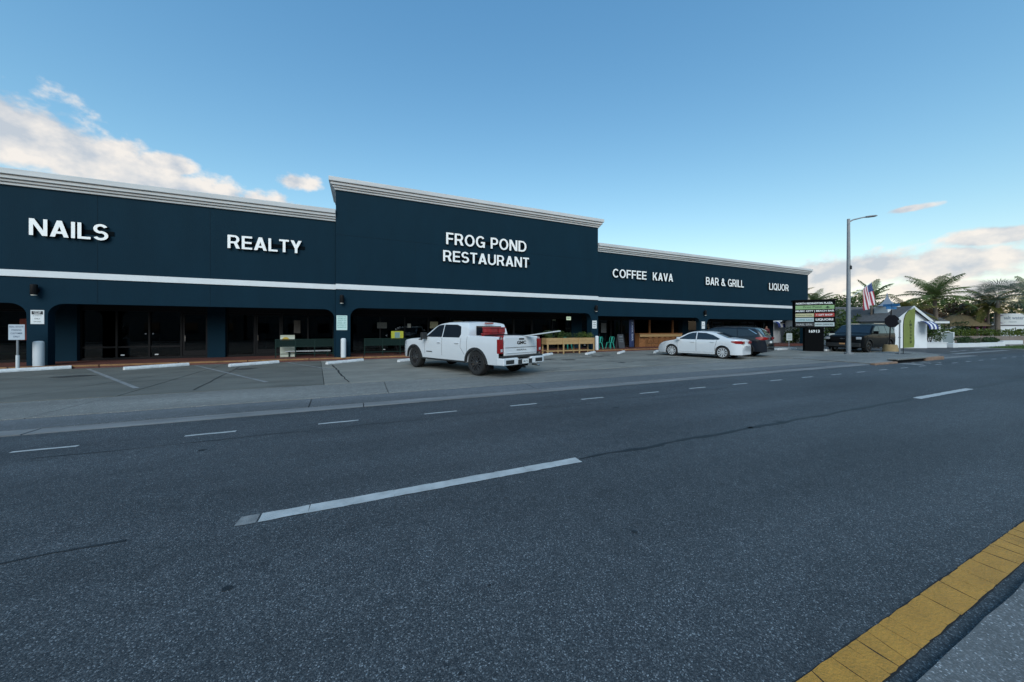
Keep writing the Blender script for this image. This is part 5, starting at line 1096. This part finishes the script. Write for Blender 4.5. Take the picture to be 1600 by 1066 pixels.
# ------------------------------------------------------------------ planting and trees
def palm(name, label, x, y, h, nf, fl_, m, lean=(0, 0), droop=1.0, fan=False, group='palms along the side street', tr=.15, seed=1, z0=0, up=.55, wind=(0, 0)):
    random.seed(seed); t = thing(name, label, 'palm tree', (x, y, z0), 0, group)
    K = 7; pts = [(lean[0] * (i / K) ** 1.6, lean[1] * (i / K) ** 1.6, h * i / K) for i in range(K + 1)]
    MB().tube(pts, [tr * (1.35 if i == 0 else 1.0 - .35 * i / K) for i in range(K + 1)], 10).build('trunk', M_TRUNK, t, smooth=60)
    top = Vector(pts[-1]); mb = MB()
    for f in range(nf):
        az = 2.399 * f + random.uniform(-.25, .25); e0 = R(82 - 95 * (f / nf) ** 1.0 * droop + random.uniform(-8, 8)); L_ = fl_ * random.uniform(.8, 1.1)
        hd = Vector((math.cos(az), math.sin(az), 0)); p = top.copy(); S = 16; step = L_ / S; el = e0; rach = [p.copy()]; dirs = []
        for i in range(S):
            d = (hd * math.cos(el) + Vector((0, 0, math.sin(el)))); d = (d + Vector((wind[0], wind[1], 0)) * (i / S)).normalized(); p = p + d * step; rach.append(p.copy()); dirs.append(d); el -= R(random.uniform(1.6, 5.2)) * droop
        if not fan:
            mb.tube(rach, [.022 * (1 - i / (S + 4)) for i in range(S + 1)], 4)
            for i in range(2, S + 1):
                d = dirs[min(i, S - 1)]; side = d.cross(Vector((0, 0, 1)));
                if side.length < .05: side = Vector((-hd.y, hd.x, 0))
                side.normalize(); upv = side.cross(d)
                for s2 in (0, .5):
                    q = rach[i - 1].lerp(rach[i], s2)
                    for sg in (1, -1):
                        ll = fl_ * .31 * math.sin(math.pi * (.12 + .86 * i / (S + 1))) ** .7 * random.uniform(.75, 1.1)
                        v = (side * sg * .75 + d * .55 + upv * .18).normalized(); mid = q + v * ll * .55; v2 = (v + Vector((0, 0, -1.25 * droop))).normalized(); tip = mid + v2 * ll * .45; w = d * .030
                        mb.add([q - w, q + w, mid + w * 1.0, mid - w * 1.0, tip], [(0, 1, 2, 3), (3, 2, 4)])
        else:
            e = rach[S // 2]; mb.tube(rach[:S // 2 + 1], .018, 4); d = dirs[S // 2 - 1]; side = d.cross(Vector((0, 0, 1))).normalized(); nn = side.cross(d)
            for k_ in range(22):
                a = R(-115 + 230 * k_ / 21); v = (d * math.cos(a) + side * math.sin(a)).normalized(); ll = fl_ * .48 * random.uniform(.85, 1.05); w = nn.cross(v) * .028
                mid = e + v * ll * .6 + nn * .03; tip = e + v * ll - Vector((0, 0, .12 * ll))
                mb.add([e, mid + w, tip, mid - w], [(0, 1, 2, 3)])
    mb.build('crown', m, t, recalc=False); random.seed(seed + 99); return t
def tree(name, label, x, y, h, rx, rz, m, cnt=1600, leaf=.28, seed=3, group='trees behind the side street', tr=.12, z0=0):
    random.seed(seed); t = thing(name, label, 'tree', (x, y, z0), 0, group); zc = h - rz
    cl = []; mb = MB(); mb.tube([(0, 0, 0), (.05, .03, zc * .5), (0, 0, zc)], [tr, tr * .8, tr * .6], 8)
    for i in range(9):
        a = random.uniform(0, 6.28); r = rx * random.uniform(.25, .75); c = (r * math.cos(a), r * math.sin(a), zc + random.uniform(-.55, .75) * rz); q = random.uniform(.28, .5); cl.append((c, (rx * q, rx * q, rz * q * 1.1))); mb.tube([(0, 0, zc * .7), (c[0] * .5, c[1] * .5, (zc * .7 + c[2]) / 2), c], [tr * .5, tr * .3, tr * .12], 6)
    mb.build('trunk', M_BARK, t, smooth=60); leaf_quads(MB(), cnt, clump_sampler(cl), leaf, .2, .55).build('crown', m, t, recalc=False); return t
def shrub(name, label, x, y, rx, ry, h, m, cnt=900, leaf=.14, cat='shrub', seed=5, z0=0, group=None):
    random.seed(seed); t = thing(name, label, cat, (x, y, z0), 0, group); k_ = max(4, int(rx * 4))
    cl = [((random.uniform(-rx, rx) * .75, random.uniform(-ry, ry) * .6, h * random.uniform(.3, .75)), (max(.2, rx * .32), max(.18, ry * .5), h * .32)) for _ in range(k_)]
    leaf_quads(MB(), cnt, clump_sampler(cl), leaf, .4, .5).build('foliage', m, t, recalc=False)
    mb = MB(); [mb.tube([(random.uniform(-rx, rx) * .4, 0, 0), (random.uniform(-rx, rx) * .6, random.uniform(-ry, ry) * .3, h * .6)], [.03, .012], 5) for _ in range(5)]; mb.build('stem', M_BARK, t); return t

palm('palm_tree', 'slender palm with three windswept fronds behind the hanging flag', 41.9, 15.3, 4.3, 7, 2.0, M_PALM, (.3, 0), .75, seed=11, tr=.11, wind=(.1, 0))
palm('palm_tree', 'large coconut palm with a wide windblown crown, tallest beside the white gable', 52.9, 14.4, 4.7, 24, 3.1, M_PALM, (-.3, .1), .9, seed=21, tr=.2, wind=(.25, -.25))
palm('palm_tree', 'silver-grey fan palm right of the large coconut palm', 59.5, 12.2, 4.6, 30, 3.0, M_PALMG, (.2, 0), 1.0, True, seed=31, tr=.22)
palm('palm_tree', 'green palm with yellowing lower fronds in front of the silver fan palm', 60.5, 13.0, 4.0, 18, 2.6, M_PALMY, (0, 0), 1.1, seed=33, tr=.16)
palm('palm_tree', 'dark palm at the right edge behind the resort sign', 66.0, 11.5, 5.2, 18, 2.8, M_PALM, (.2, 0), 1.0, seed=41, tr=.16, wind=(.2, -.2))
palm('palm_tree', 'second palm cut by the right edge of the picture', 71.0, 10.0, 5.2, 18, 2.9, M_PALM, (0, 0), 1.0, seed=45, tr=.16, wind=(.2, -.2))
palm('palm_tree', 'short dark palm above the cupola of the white house', 55.5, 20.5, 4.5, 18, 2.6, M_PALM, (0, 0), 1.05, seed=51, tr=.14)
palm('palm_tree', 'bushy yellow-green palm just past the end of the plaza', 48.5, 25.0, 5.0, 22, 2.8, M_PALMY, (0, 0), .95, seed=61, tr=.16)
palm('palm_tree', 'dark palm crown behind the grey roof left of the street light', 53.5, 24.8, 4.7, 20, 2.6, M_PALM, (0, 0), 1.0, seed=63, tr=.16)
palm('palm_tree', 'drooping yellow palm left of the large coconut palm', 49.5, 15.2, 3.0, 16, 2.4, M_PALMY, (-.2, 0), 1.15, seed=71, tr=.12)
# leafless tree behind the plaza end
random.seed(81); bt = thing('bare_tree', 'leafless pinkish tree rising behind the end of the plaza', 'tree', (52.0, 28.5, 0)); mb = MB()
def twig(p, d, l, r, n_):
    q = p + d * l; mb.tube([p, p.lerp(q, .5) + Vector((random.uniform(-.05, .05), random.uniform(-.05, .05), 0)) * l, q], [r, r * .8, r * .6], 5)
    if n_ > 0:
        for _ in range(3): twig(q, (d + Vector((random.uniform(-.7, .7), random.uniform(-.7, .7), random.uniform(-.1, .5)))).normalized(), l * .68, r * .58, n_ - 1)
twig(Vector((0, 0, 0)), Vector((0, 0, 1)), 3.2, .16, 5); mb.build('branches', mat('pink_bark', (.20, .14, .11), .9), bt, recalc=False)
trees = [('broad dark tree behind the house roof, right of the flag', 50.5, 20.5, 5.3, 3.0, 1.8, M_LEAF), ('low olive tree behind the grey roof, under the flag', 56.0, 23.5, 5.4, 3.2, 1.9, M_LEAFB), ('dark tree left of the street light, above the plaza sign', 50.0, 27.5, 5.6, 3.0, 2.0, M_LEAFD),
         ('dense tree between the cupola and the coconut palm', 58.5, 18.5, 5.0, 3.0, 2.0, M_LEAFD), ('russet tree behind the resort hedge', 60.0, 15.8, 4.4, 2.8, 1.7, M_LEAFR), ('olive tree behind the thatched gap right of the coconut palm', 64.0, 17.8, 5.2, 3.2, 2.0, M_LEAFB), ('dark tree behind the silver fan palm', 68.0, 16.0, 5.0, 3.2, 2.1, M_LEAFD), ('dark tree behind the resort sign', 75.0, 14.5, 5.6, 3.6, 2.3, M_LEAFD), ('dark tree at the right edge behind the last palm', 82.0, 12.0, 6.2, 4.0, 2.6, M_LEAFD), ('dull green tree far behind the bare tree', 60.0, 33.0, 6.2, 4.0, 2.4, M_LEAFD)]
for i, (l, x, y, h, rx, rz, m) in enumerate(trees): tree('broadleaf_tree', l, x, y, h, rx, rz, m, 2600, .30, 100 + i)
shrub('shrub', 'leafy shrub against the white wall left of the plaza sign', 41.6, 20.9, 1.9, .8, 1.75, M_LEAF, 2600, .16, seed=7); shrub('shrub', 'large dark shrub mass behind the black SUV', 40.6, 16.6, 2.2, 1.0, 3.2, M_LEAF, 3600, .2, seed=8)
shrub('shrub', 'palmy shrub right of the SUV roof, left of the stop sign', 42.6, 15.2, 1.7, 1.0, 3.1, M_LEAFD, 3000, .2, seed=9); shrub('shrub', 'small dark ground shrub behind the tan sign base', 38.8, 13.8, 1.1, .6, .9, M_LEAFD, 900, .13, seed=10)
shrub('shrub', 'rounded green bush right of the white gable house', 49.2, 13.8, 1.2, 1.0, 2.6, M_LEAF, 2200, .16, seed=12); shrub('shrub', 'dark shrub in the white planter wall by the street corner', 49.6, 11.75, 2.0, .5, .80, M_LEAFD, 1500, .13, seed=13, z0=.1); shrub('shrub', 'low dark shrub at the right end of the white planter wall', 54.0, 11.55, 2.0, .5, .72, M_LEAFD, 1500, .13, seed=14, z0=.1)
shrub('shrub', 'dark shrub in shade behind the hedge, under the thatch', 57.0, 14.4, 2.2, 1.0, 2.4, M_LEAFD, 1800, .2, seed=15)
random.seed(16); hg = thing('hedge', 'long clipped yellow-green hedge above the wooden fence', 'hedge', (60.5, 13.25, 0))
hg.location = (math.cos(YAW) * 52.6 + math.sin(YAW) * 33.7, -math.sin(YAW) * 52.6 + math.cos(YAW) * 33.7, 0); hg.rotation_euler = (0, 0, -YAW); cl = [((-10.2 + i * .55, random.uniform(-.1, .1), 1.22 + random.uniform(-.05, .06)), (.42, .35, .36)) for i in range(40)]
leaf_quads(MB(), 6000, clump_sampler(cl), .16, .5, .55).build('foliage', M_LEAFB, hg, recalc=False); mb = MB(); [mb.tube([(-10 + i * 1.1, .0, 0), (-10 + i * 1.1, .05, 1.5)], .03, 5) for i in range(20)]; mb.build('stem', M_BARK, hg)

# ------------------------------------------------------------------ houses and walls across the side street
def gable_house(name, label, x0, x1, y0, y1, zw, zr, axis='X', eave=.35, wallm=M_STUCW):
    t = thing(name, label, 'house', ((x0 + x1) / 2, (y0 + y1) / 2, 0)); w, d = (x1 - x0) / 2, (y1 - y0) / 2
    if axis == 'X':
        poly = [(-d, 0), (d, 0), (d, zw), (0, zr - .12), (-d, zw)]; MB().prism(poly, -w, w, 'YZ').build('wall', wallm, t)
        a = math.atan2(zr - zw, d); ex_ = eave
        for sg in (1, -1):
            e = (d + ex_); zl = zw - ex_ * math.tan(a)
            mb = MB(); vs = [(-w - ex_, sg * e, zl), (w + ex_, sg * e, zl), (w + ex_, 0, zr), (-w - ex_, 0, zr)]; mb.add(vs + [(p[0], p[1], p[2] + .10) for p in vs], [(0, 1, 2, 3), (7, 6, 5, 4), (0, 4, 5, 1), (1, 5, 6, 2), (2, 6, 7, 3), (3, 7, 4, 0)]); rf = mb.build('roof', M_SHINGLE, t)
            K = 9
            for k_ in range(K):
                f0 = k_ / K; MB().box(-w - ex_ - .002, w + ex_ + .002, -.02, .02, 0, .03, Matrix.Translation((0, sg * e * (1 - f0), zl + .10 + (zr - zl) * f0))).build('shingle_course', M_SHINGLE, rf)
            MB().box(-w - ex_, w + ex_, min(sg * (e - .02), sg * (e + .03)), max(sg * (e - .02), sg * (e + .03)), zl - .1, zl + .09).build('fascia_board', M_WHITE, rf)
    else:
        poly = [(-w, 0), (w, 0), (w, zw), (0, zr - .12), (-w, zw)]; MB().prism(poly, -d, d, 'XZ').build('wall', wallm, t)
        a = math.atan2(zr - zw, w)
        for sg in (1, -1):
            e = w + eave; zl = zw - eave * math.tan(a); mb = MB(); vs = [(sg * e, -d - eave, zl), (sg * e, d + eave, zl), (0, d + eave, zr), (0, -d - eave, zr)]; mb.add(vs + [(p[0], p[1], p[2] + .10) for p in vs], [(0, 1, 2, 3), (7, 6, 5, 4), (0, 4, 5, 1), (1, 5, 6, 2), (2, 6, 7, 3), (3, 7, 4, 0)]); rf = mb.build('roof', M_SHINGLE, t)
            vs = [(sg * e, -d - eave - .03, zl - .12), (0, -d - eave - .03, zr - .12), (0, -d - eave - .03, zr + .11), (sg * e, -d - eave - .03, zl + .11)]; MB().add(vs + [(p[0], p[1] + .028, p[2]) for p in vs], [(0, 1, 2, 3), (7, 6, 5, 4), (0, 4, 5, 1), (1, 5, 6, 2), (2, 6, 7, 3), (3, 7, 4, 0)]).build('barge_board', M_WHITE, rf)
    return t
def at(u, depth):        # a spot on the ground: sideways and forward from where the photographer stands
    return (math.cos(YAW) * u + math.sin(YAW) * depth, -math.sin(YAW) * u + math.cos(YAW) * depth, 0)
hA = gable_house('house', 'long low white house with a grey shingle roof behind the black SUV', -5.3, 6.0, -2.6, 2.6, 2.45, 3.85)
hA.location = at(37.0, 36.5); hA.rotation_euler = (0, 0, -YAW)
for i in range(3): MB().box(-3.6 + i * 2.9, -2.4 + i * 2.9, -2.63, -2.602, .9, 1.95).build('window', M_TINTB, hA)
hB = gable_house('gable_house', 'small white gabled house with a blue-grey cupola and striped awning', -1.35, 1.35, -2.6, 2.6, 2.35, 3.40, 'Y', .22)
hB.location = at(33.2, 31.0); hB.rotation_euler = (0, 0, -YAW)
def awning(parent, loc, w, n_, label, rz=0):
    t = thing('awning', label, 'awning', loc, rz)
    for i in range(n_):
        x0 = -w / 2 + w * i / n_; x1 = x0 + w / n_; p = [(0, .55), (-.35, .46), (-.62, .22), (-.70, 0), (-.70, -.14)]; vs = [(x0, y, z) for y, z in p] + [(x1, y, z) for y, z in p]; vs += [(x, y * .97, z - .02) for x, y, z in vs]
        k_ = len(p); fs = []
        for j in range(k_ - 1): fs += [(j, k_ + j, k_ + j + 1, j + 1), (2 * k_ + j, 2 * k_ + j + 1, 3 * k_ + j + 1, 3 * k_ + j)]
        MB().add(vs, fs).build('stripe', [mat('awning_blue', (.02, .035, .16), .7), M_WHITE][i % 2], t, smooth=50)
    return t
cp = MB().box(-.55, .55, -.55, .55, 2.9, 3.55).build('cupola', M_WHITE, hB, loc=(-.1, -.9, .05)); MB().lathe([(.92, 3.55), (.62, 3.70), (.30, 4.0), (.10, 4.35), (.03, 4.7)], n=4).build('cupola_roof', mat('blue_grey_metal', (.16, .20, .26), .5), cp)
q = at(34.15, 28.3); awning(None, (q[0], q[1], 1.72), .75, 5, 'blue and white striped awning on the gabled house', -YAW)
hC = gable_house('white_cottage', 'pale cottage wall seen between the plaza end and its sign', -3.0, 3.0, -3.5, 3.5, 2.9, 3.6, 'X', .1)
hC.location = at(32.6, 43.6); hC.rotation_euler = (0, 0, -YAW); q = at(31.9, 40.0); awning(None, (q[0], q[1], 1.95), 2.4, 9, 'blue and white striped awning seen past the end of the plaza', -YAW)
hD = gable_house('resort_cottage', 'blue-grey roofed cottage behind the resort hedge', 66.0, 74.0, 15.0, 21.0, 2.2, 3.4)
th = thing('thatched_hut', 'tan thatched hut roof among the palms', 'hut', at(49.0, 37.5)); MB().lathe([(2.4, 1.9), (1.6, 2.5), (.8, 3.0), (.05, 3.3)], n=12).build('thatch', mat('thatch', (.13, .095, .045), .95, var=.35, vscale=9, bump=.6), th)
for a in range(4): MB().cyl((1.8 * math.cos(R(45 + 90 * a)), 1.8 * math.sin(R(45 + 90 * a)), 0), (1.8 * math.cos(R(45 + 90 * a)), 1.8 * math.sin(R(45 + 90 * a)), 2.1), .09, n=8).build('post', M_WOOD2, th)
# resort corner: planter wall, fence, gate, sign, grass
pw = thing('planter_wall', 'low white rendered planter wall along the resort corner', 'wall', (50.3, 11.35, 0), R(-5))
MB().box(-4.6, 4.4, -.2, .2, 0, .36).build('wall', M_WHITE, pw, bevel=.02); MB().box(4.41, 14, -.1, .25, .12, .50).build('wall', M_WHITE, pw, bevel=.02); MB().box(4.41, 14, -.4, -.101, 0, .16).build('step', M_WALKC, pw)
lw = thing('garden_wall', 'short low white wall beside the gabled house', 'wall', at(35.9, 28.9), -YAW); MB().box(-1.0, 0.8, -.12, .12, 0, .42).build('wall', M_WHITE, lw, bevel=.02); MB().box(-1.05, .85, -.16, .16, .42, .48).build('coping', M_WHITE, lw)
fn_ = thing('wooden_fence', 'weathered wooden board fence below the clipped hedge', 'fence', at(42.6, 33.0), -YAW)
mw = mat_wood('fence_wood', (.13, .10, .085), (.22, .18, .155), 5, (14, 14, 1))
for i in range(80): MB().box(i * .25, i * .25 + .24, -.012 + random.uniform(-.006, .006), .012, .05, 0.92 + random.uniform(-.015, .015)).build('board', mw, fn_)
for z in (.25, .7): MB().box(0, 20, .013, .06, z, z + .08).build('rail', mw, fn_)
gt = thing('garden_gate', 'small white arched gate at the left end of the wooden fence', 'gate', at(41.6, 32.6), -YAW)
MB().box(-.62, -.52, -.05, .05, 0, 1.3).build('post', M_WHITE, gt); MB().box(.52, .62, -.05, .05, 0, 1.3).build('post', M_WHITE, gt); MB().tube([(-.5 + i * .1, 0, 1.22 + .12 * math.sin(math.pi * i / 10)) for i in range(11)], .04, 8).build('arch_rail', M_WHITE, gt); MB().box(-.51, .51, -.02, .02, .15, .22).build('bottom_rail', M_WHITE, gt); MB().box(-.51, .51, -.01, .01, .221, 1.2).build('panel', mat('gate_grey', (.20, .24, .25), .7), gt)
rs = thing('resort_sign', 'white resort sign reading salt water on a white plinth', 'sign', at(52.2, 36.0), -YAW)
MB().box(-1.65, 1.65, -.25, .25, 0, 1.92).build('plinth', M_WHITE, rs); MB().box(-1.52, 1.52, -.30, -.1, 2.02, 3.22).build('sign_board', mat('sign_offwhite', (.52, .54, .54), .5), rs, bevel=.02)
MB().box(-1.55, 1.55, -.28, .1, 1.921, 2.019).build('sign_base', mat('sign_dark_strip', (.08, .08, .1), .6), rs)
text_obj('salt water', .36, mat('sign_slate', (.16, .20, .24), .5), rs, (-.72, -.304, 2.60), .003, .02, 2.1); text_obj('resort', .14, MATS['sign_slate'], rs, (-.2, -.304, 2.28), .003, .01, .8)
mb = MB(); K = 18
for (c0, r0, c1, r1) in ((-.95, .44, -.83, .39),):
    o1 = [(c0 + r0 * math.cos(R(70 + 250 * i / K)), 2.62 + r0 * math.sin(R(70 + 250 * i / K))) for i in range(K + 1)]; o2 = [(c1 + r1 * math.cos(R(80 + 228 * i / K)), 2.62 + r1 * math.sin(R(80 + 228 * i / K))) for i in range(K + 1)]
    vs = [(x, -.306, z) for x, z in o1] + [(x, -.306, z) for x, z in o2]; mb.add(vs, [(i, i + 1, K + 2 + i, K + 1 + i) for i in range(K)])
mb.build('emblem', mat('sign_plum', (.14, .07, .15), .5), rs, recalc=False)
mg = thing('magenta_post', 'magenta painted door frame beside the resort sign', 'post', at(52.4, 38.5), -YAW); MB().box(-.16, .16, -.1, .1, 0, 2.6).build('post', mat('magenta_paint', (.28, .03, .17), .6), mg); MB().box(.9, 1.15, -.1, .1, 0, 2.5).build('post', MATS['magenta_paint'], mg); MB().box(-.16, 1.15, -.11, .11, 2.6, 2.72).build('lintel', MATS['magenta_paint'], mg)
struct(MB().box(46.41, 400, 7.9, 11.0, -.3, .03).build('verge', M_WALKC)); struct(MB().box(46.41, 300, 11.0, 90, -.3, .025).build('resort_ground', mat('paving_grey', (.17, .165, .155), .85, var=.2, vscale=1)))
struct(MB().box(33.12, 45.0, 90.1, 140, -.3, .0).build('street_end', M_SIDEST))
gr = MB(); random.seed(5)
for _ in range(5200):
    x = random.uniform(47.5, 72); y = random.uniform(8.4, 10.2); h = random.uniform(.06, .15); a = random.uniform(0, 3.14); dx, dy = .02 * math.cos(a), .02 * math.sin(a); gr.add([(x - dx, y - dy, .03), (x + dx, y + dy, .03), (x + random.uniform(-.05, .05), y + random.uniform(-.05, .05), .03 + h)], [(0, 1, 2)])
tag(gr.build('grass', M_GRASS, recalc=False), 'green grass strip on the far verge at the right edge', kind='stuff')
struct(MB().box(47.4, 72.1, 8.35, 10.25, .0, .045).build('grass_bed', M_GRASS)); struct(MB().box(46.42, 300, 7.46, 7.9, -.2, .10).build('far_kerb', M_GUTTER, bevel=.02))
strip([(34.0, 8.6), (38.5, 8.65), (44.0, 8.6)], .35, .006).build('stop_line', M_FAINT, bpy.data.objects['side_street'], recalc=False)
for (x, y) in ((37.5, 9.6), (40.0, 9.8), (42.3, 9.7)): strip([(x, y), (x + 1.6, y + .05)], .22, .004).build('crossing_bar', M_FAINT, bpy.data.objects['side_street'], recalc=False)
strip([(39.0, 11), (39.0, 30)], .12, .004).build('centre_line', M_FAINT, bpy.data.objects['side_street'], recalc=False)

# ------------------------------------------------------------------ low houses across the road, behind the viewer, added to darken the shop glass
def block(x0, x1, y0, y1, h, label):
    t = thing('unseen_street_house', label, 'building', ((x0 + x1) / 2, y1, 0), 0, 'unseen low houses added across the road to darken glass reflections'); w = (x1 - x0) / 2
    MB().box(-w, w, y0 - y1, 0, 0, h).build('wall', M_CREAM, t); MB().box(-w - .3, w + .3, y0 - y1 - .3, .3, h, h + .35).build('roof', M_SHINGLE, t)
    k_ = int((x1 - x0) / 4)
    for z in ([1.0] if h < 5 else [1.0, 4.2]):
        for i in range(k_):
            xx = -w + (i + .5) * (x1 - x0) / k_; MB().box(xx - .8, xx + .8, .002, .05, z, z + 1.5).build('window', M_TINTB, t)
block(-70, -16.6, -34, -20, 7.5, 'unseen grey two-storey house added across the road to darken reflections, leftmost'); block(-16.2, 12.4, -34, -20, 7.5, 'unseen grey two-storey house added behind the viewer to darken reflections'); block(12.8, 62, -34, -20, 7.5, 'unseen grey two-storey house added across the road to darken reflections, rightmost')
for i, x in enumerate((-17, 13, 64, -72)): palm('palm_tree', ['palm across the road in the gap left of the viewer', 'palm across the road in the gap right of the viewer', 'palm across the road at the right end of the houses', 'palm across the road at the left end of the houses'][i], x, -17.5, 6.5, 20, 3.2, M_PALM, (0, 0), 1.0, seed=200 + i, tr=.16, group='palms across the road')
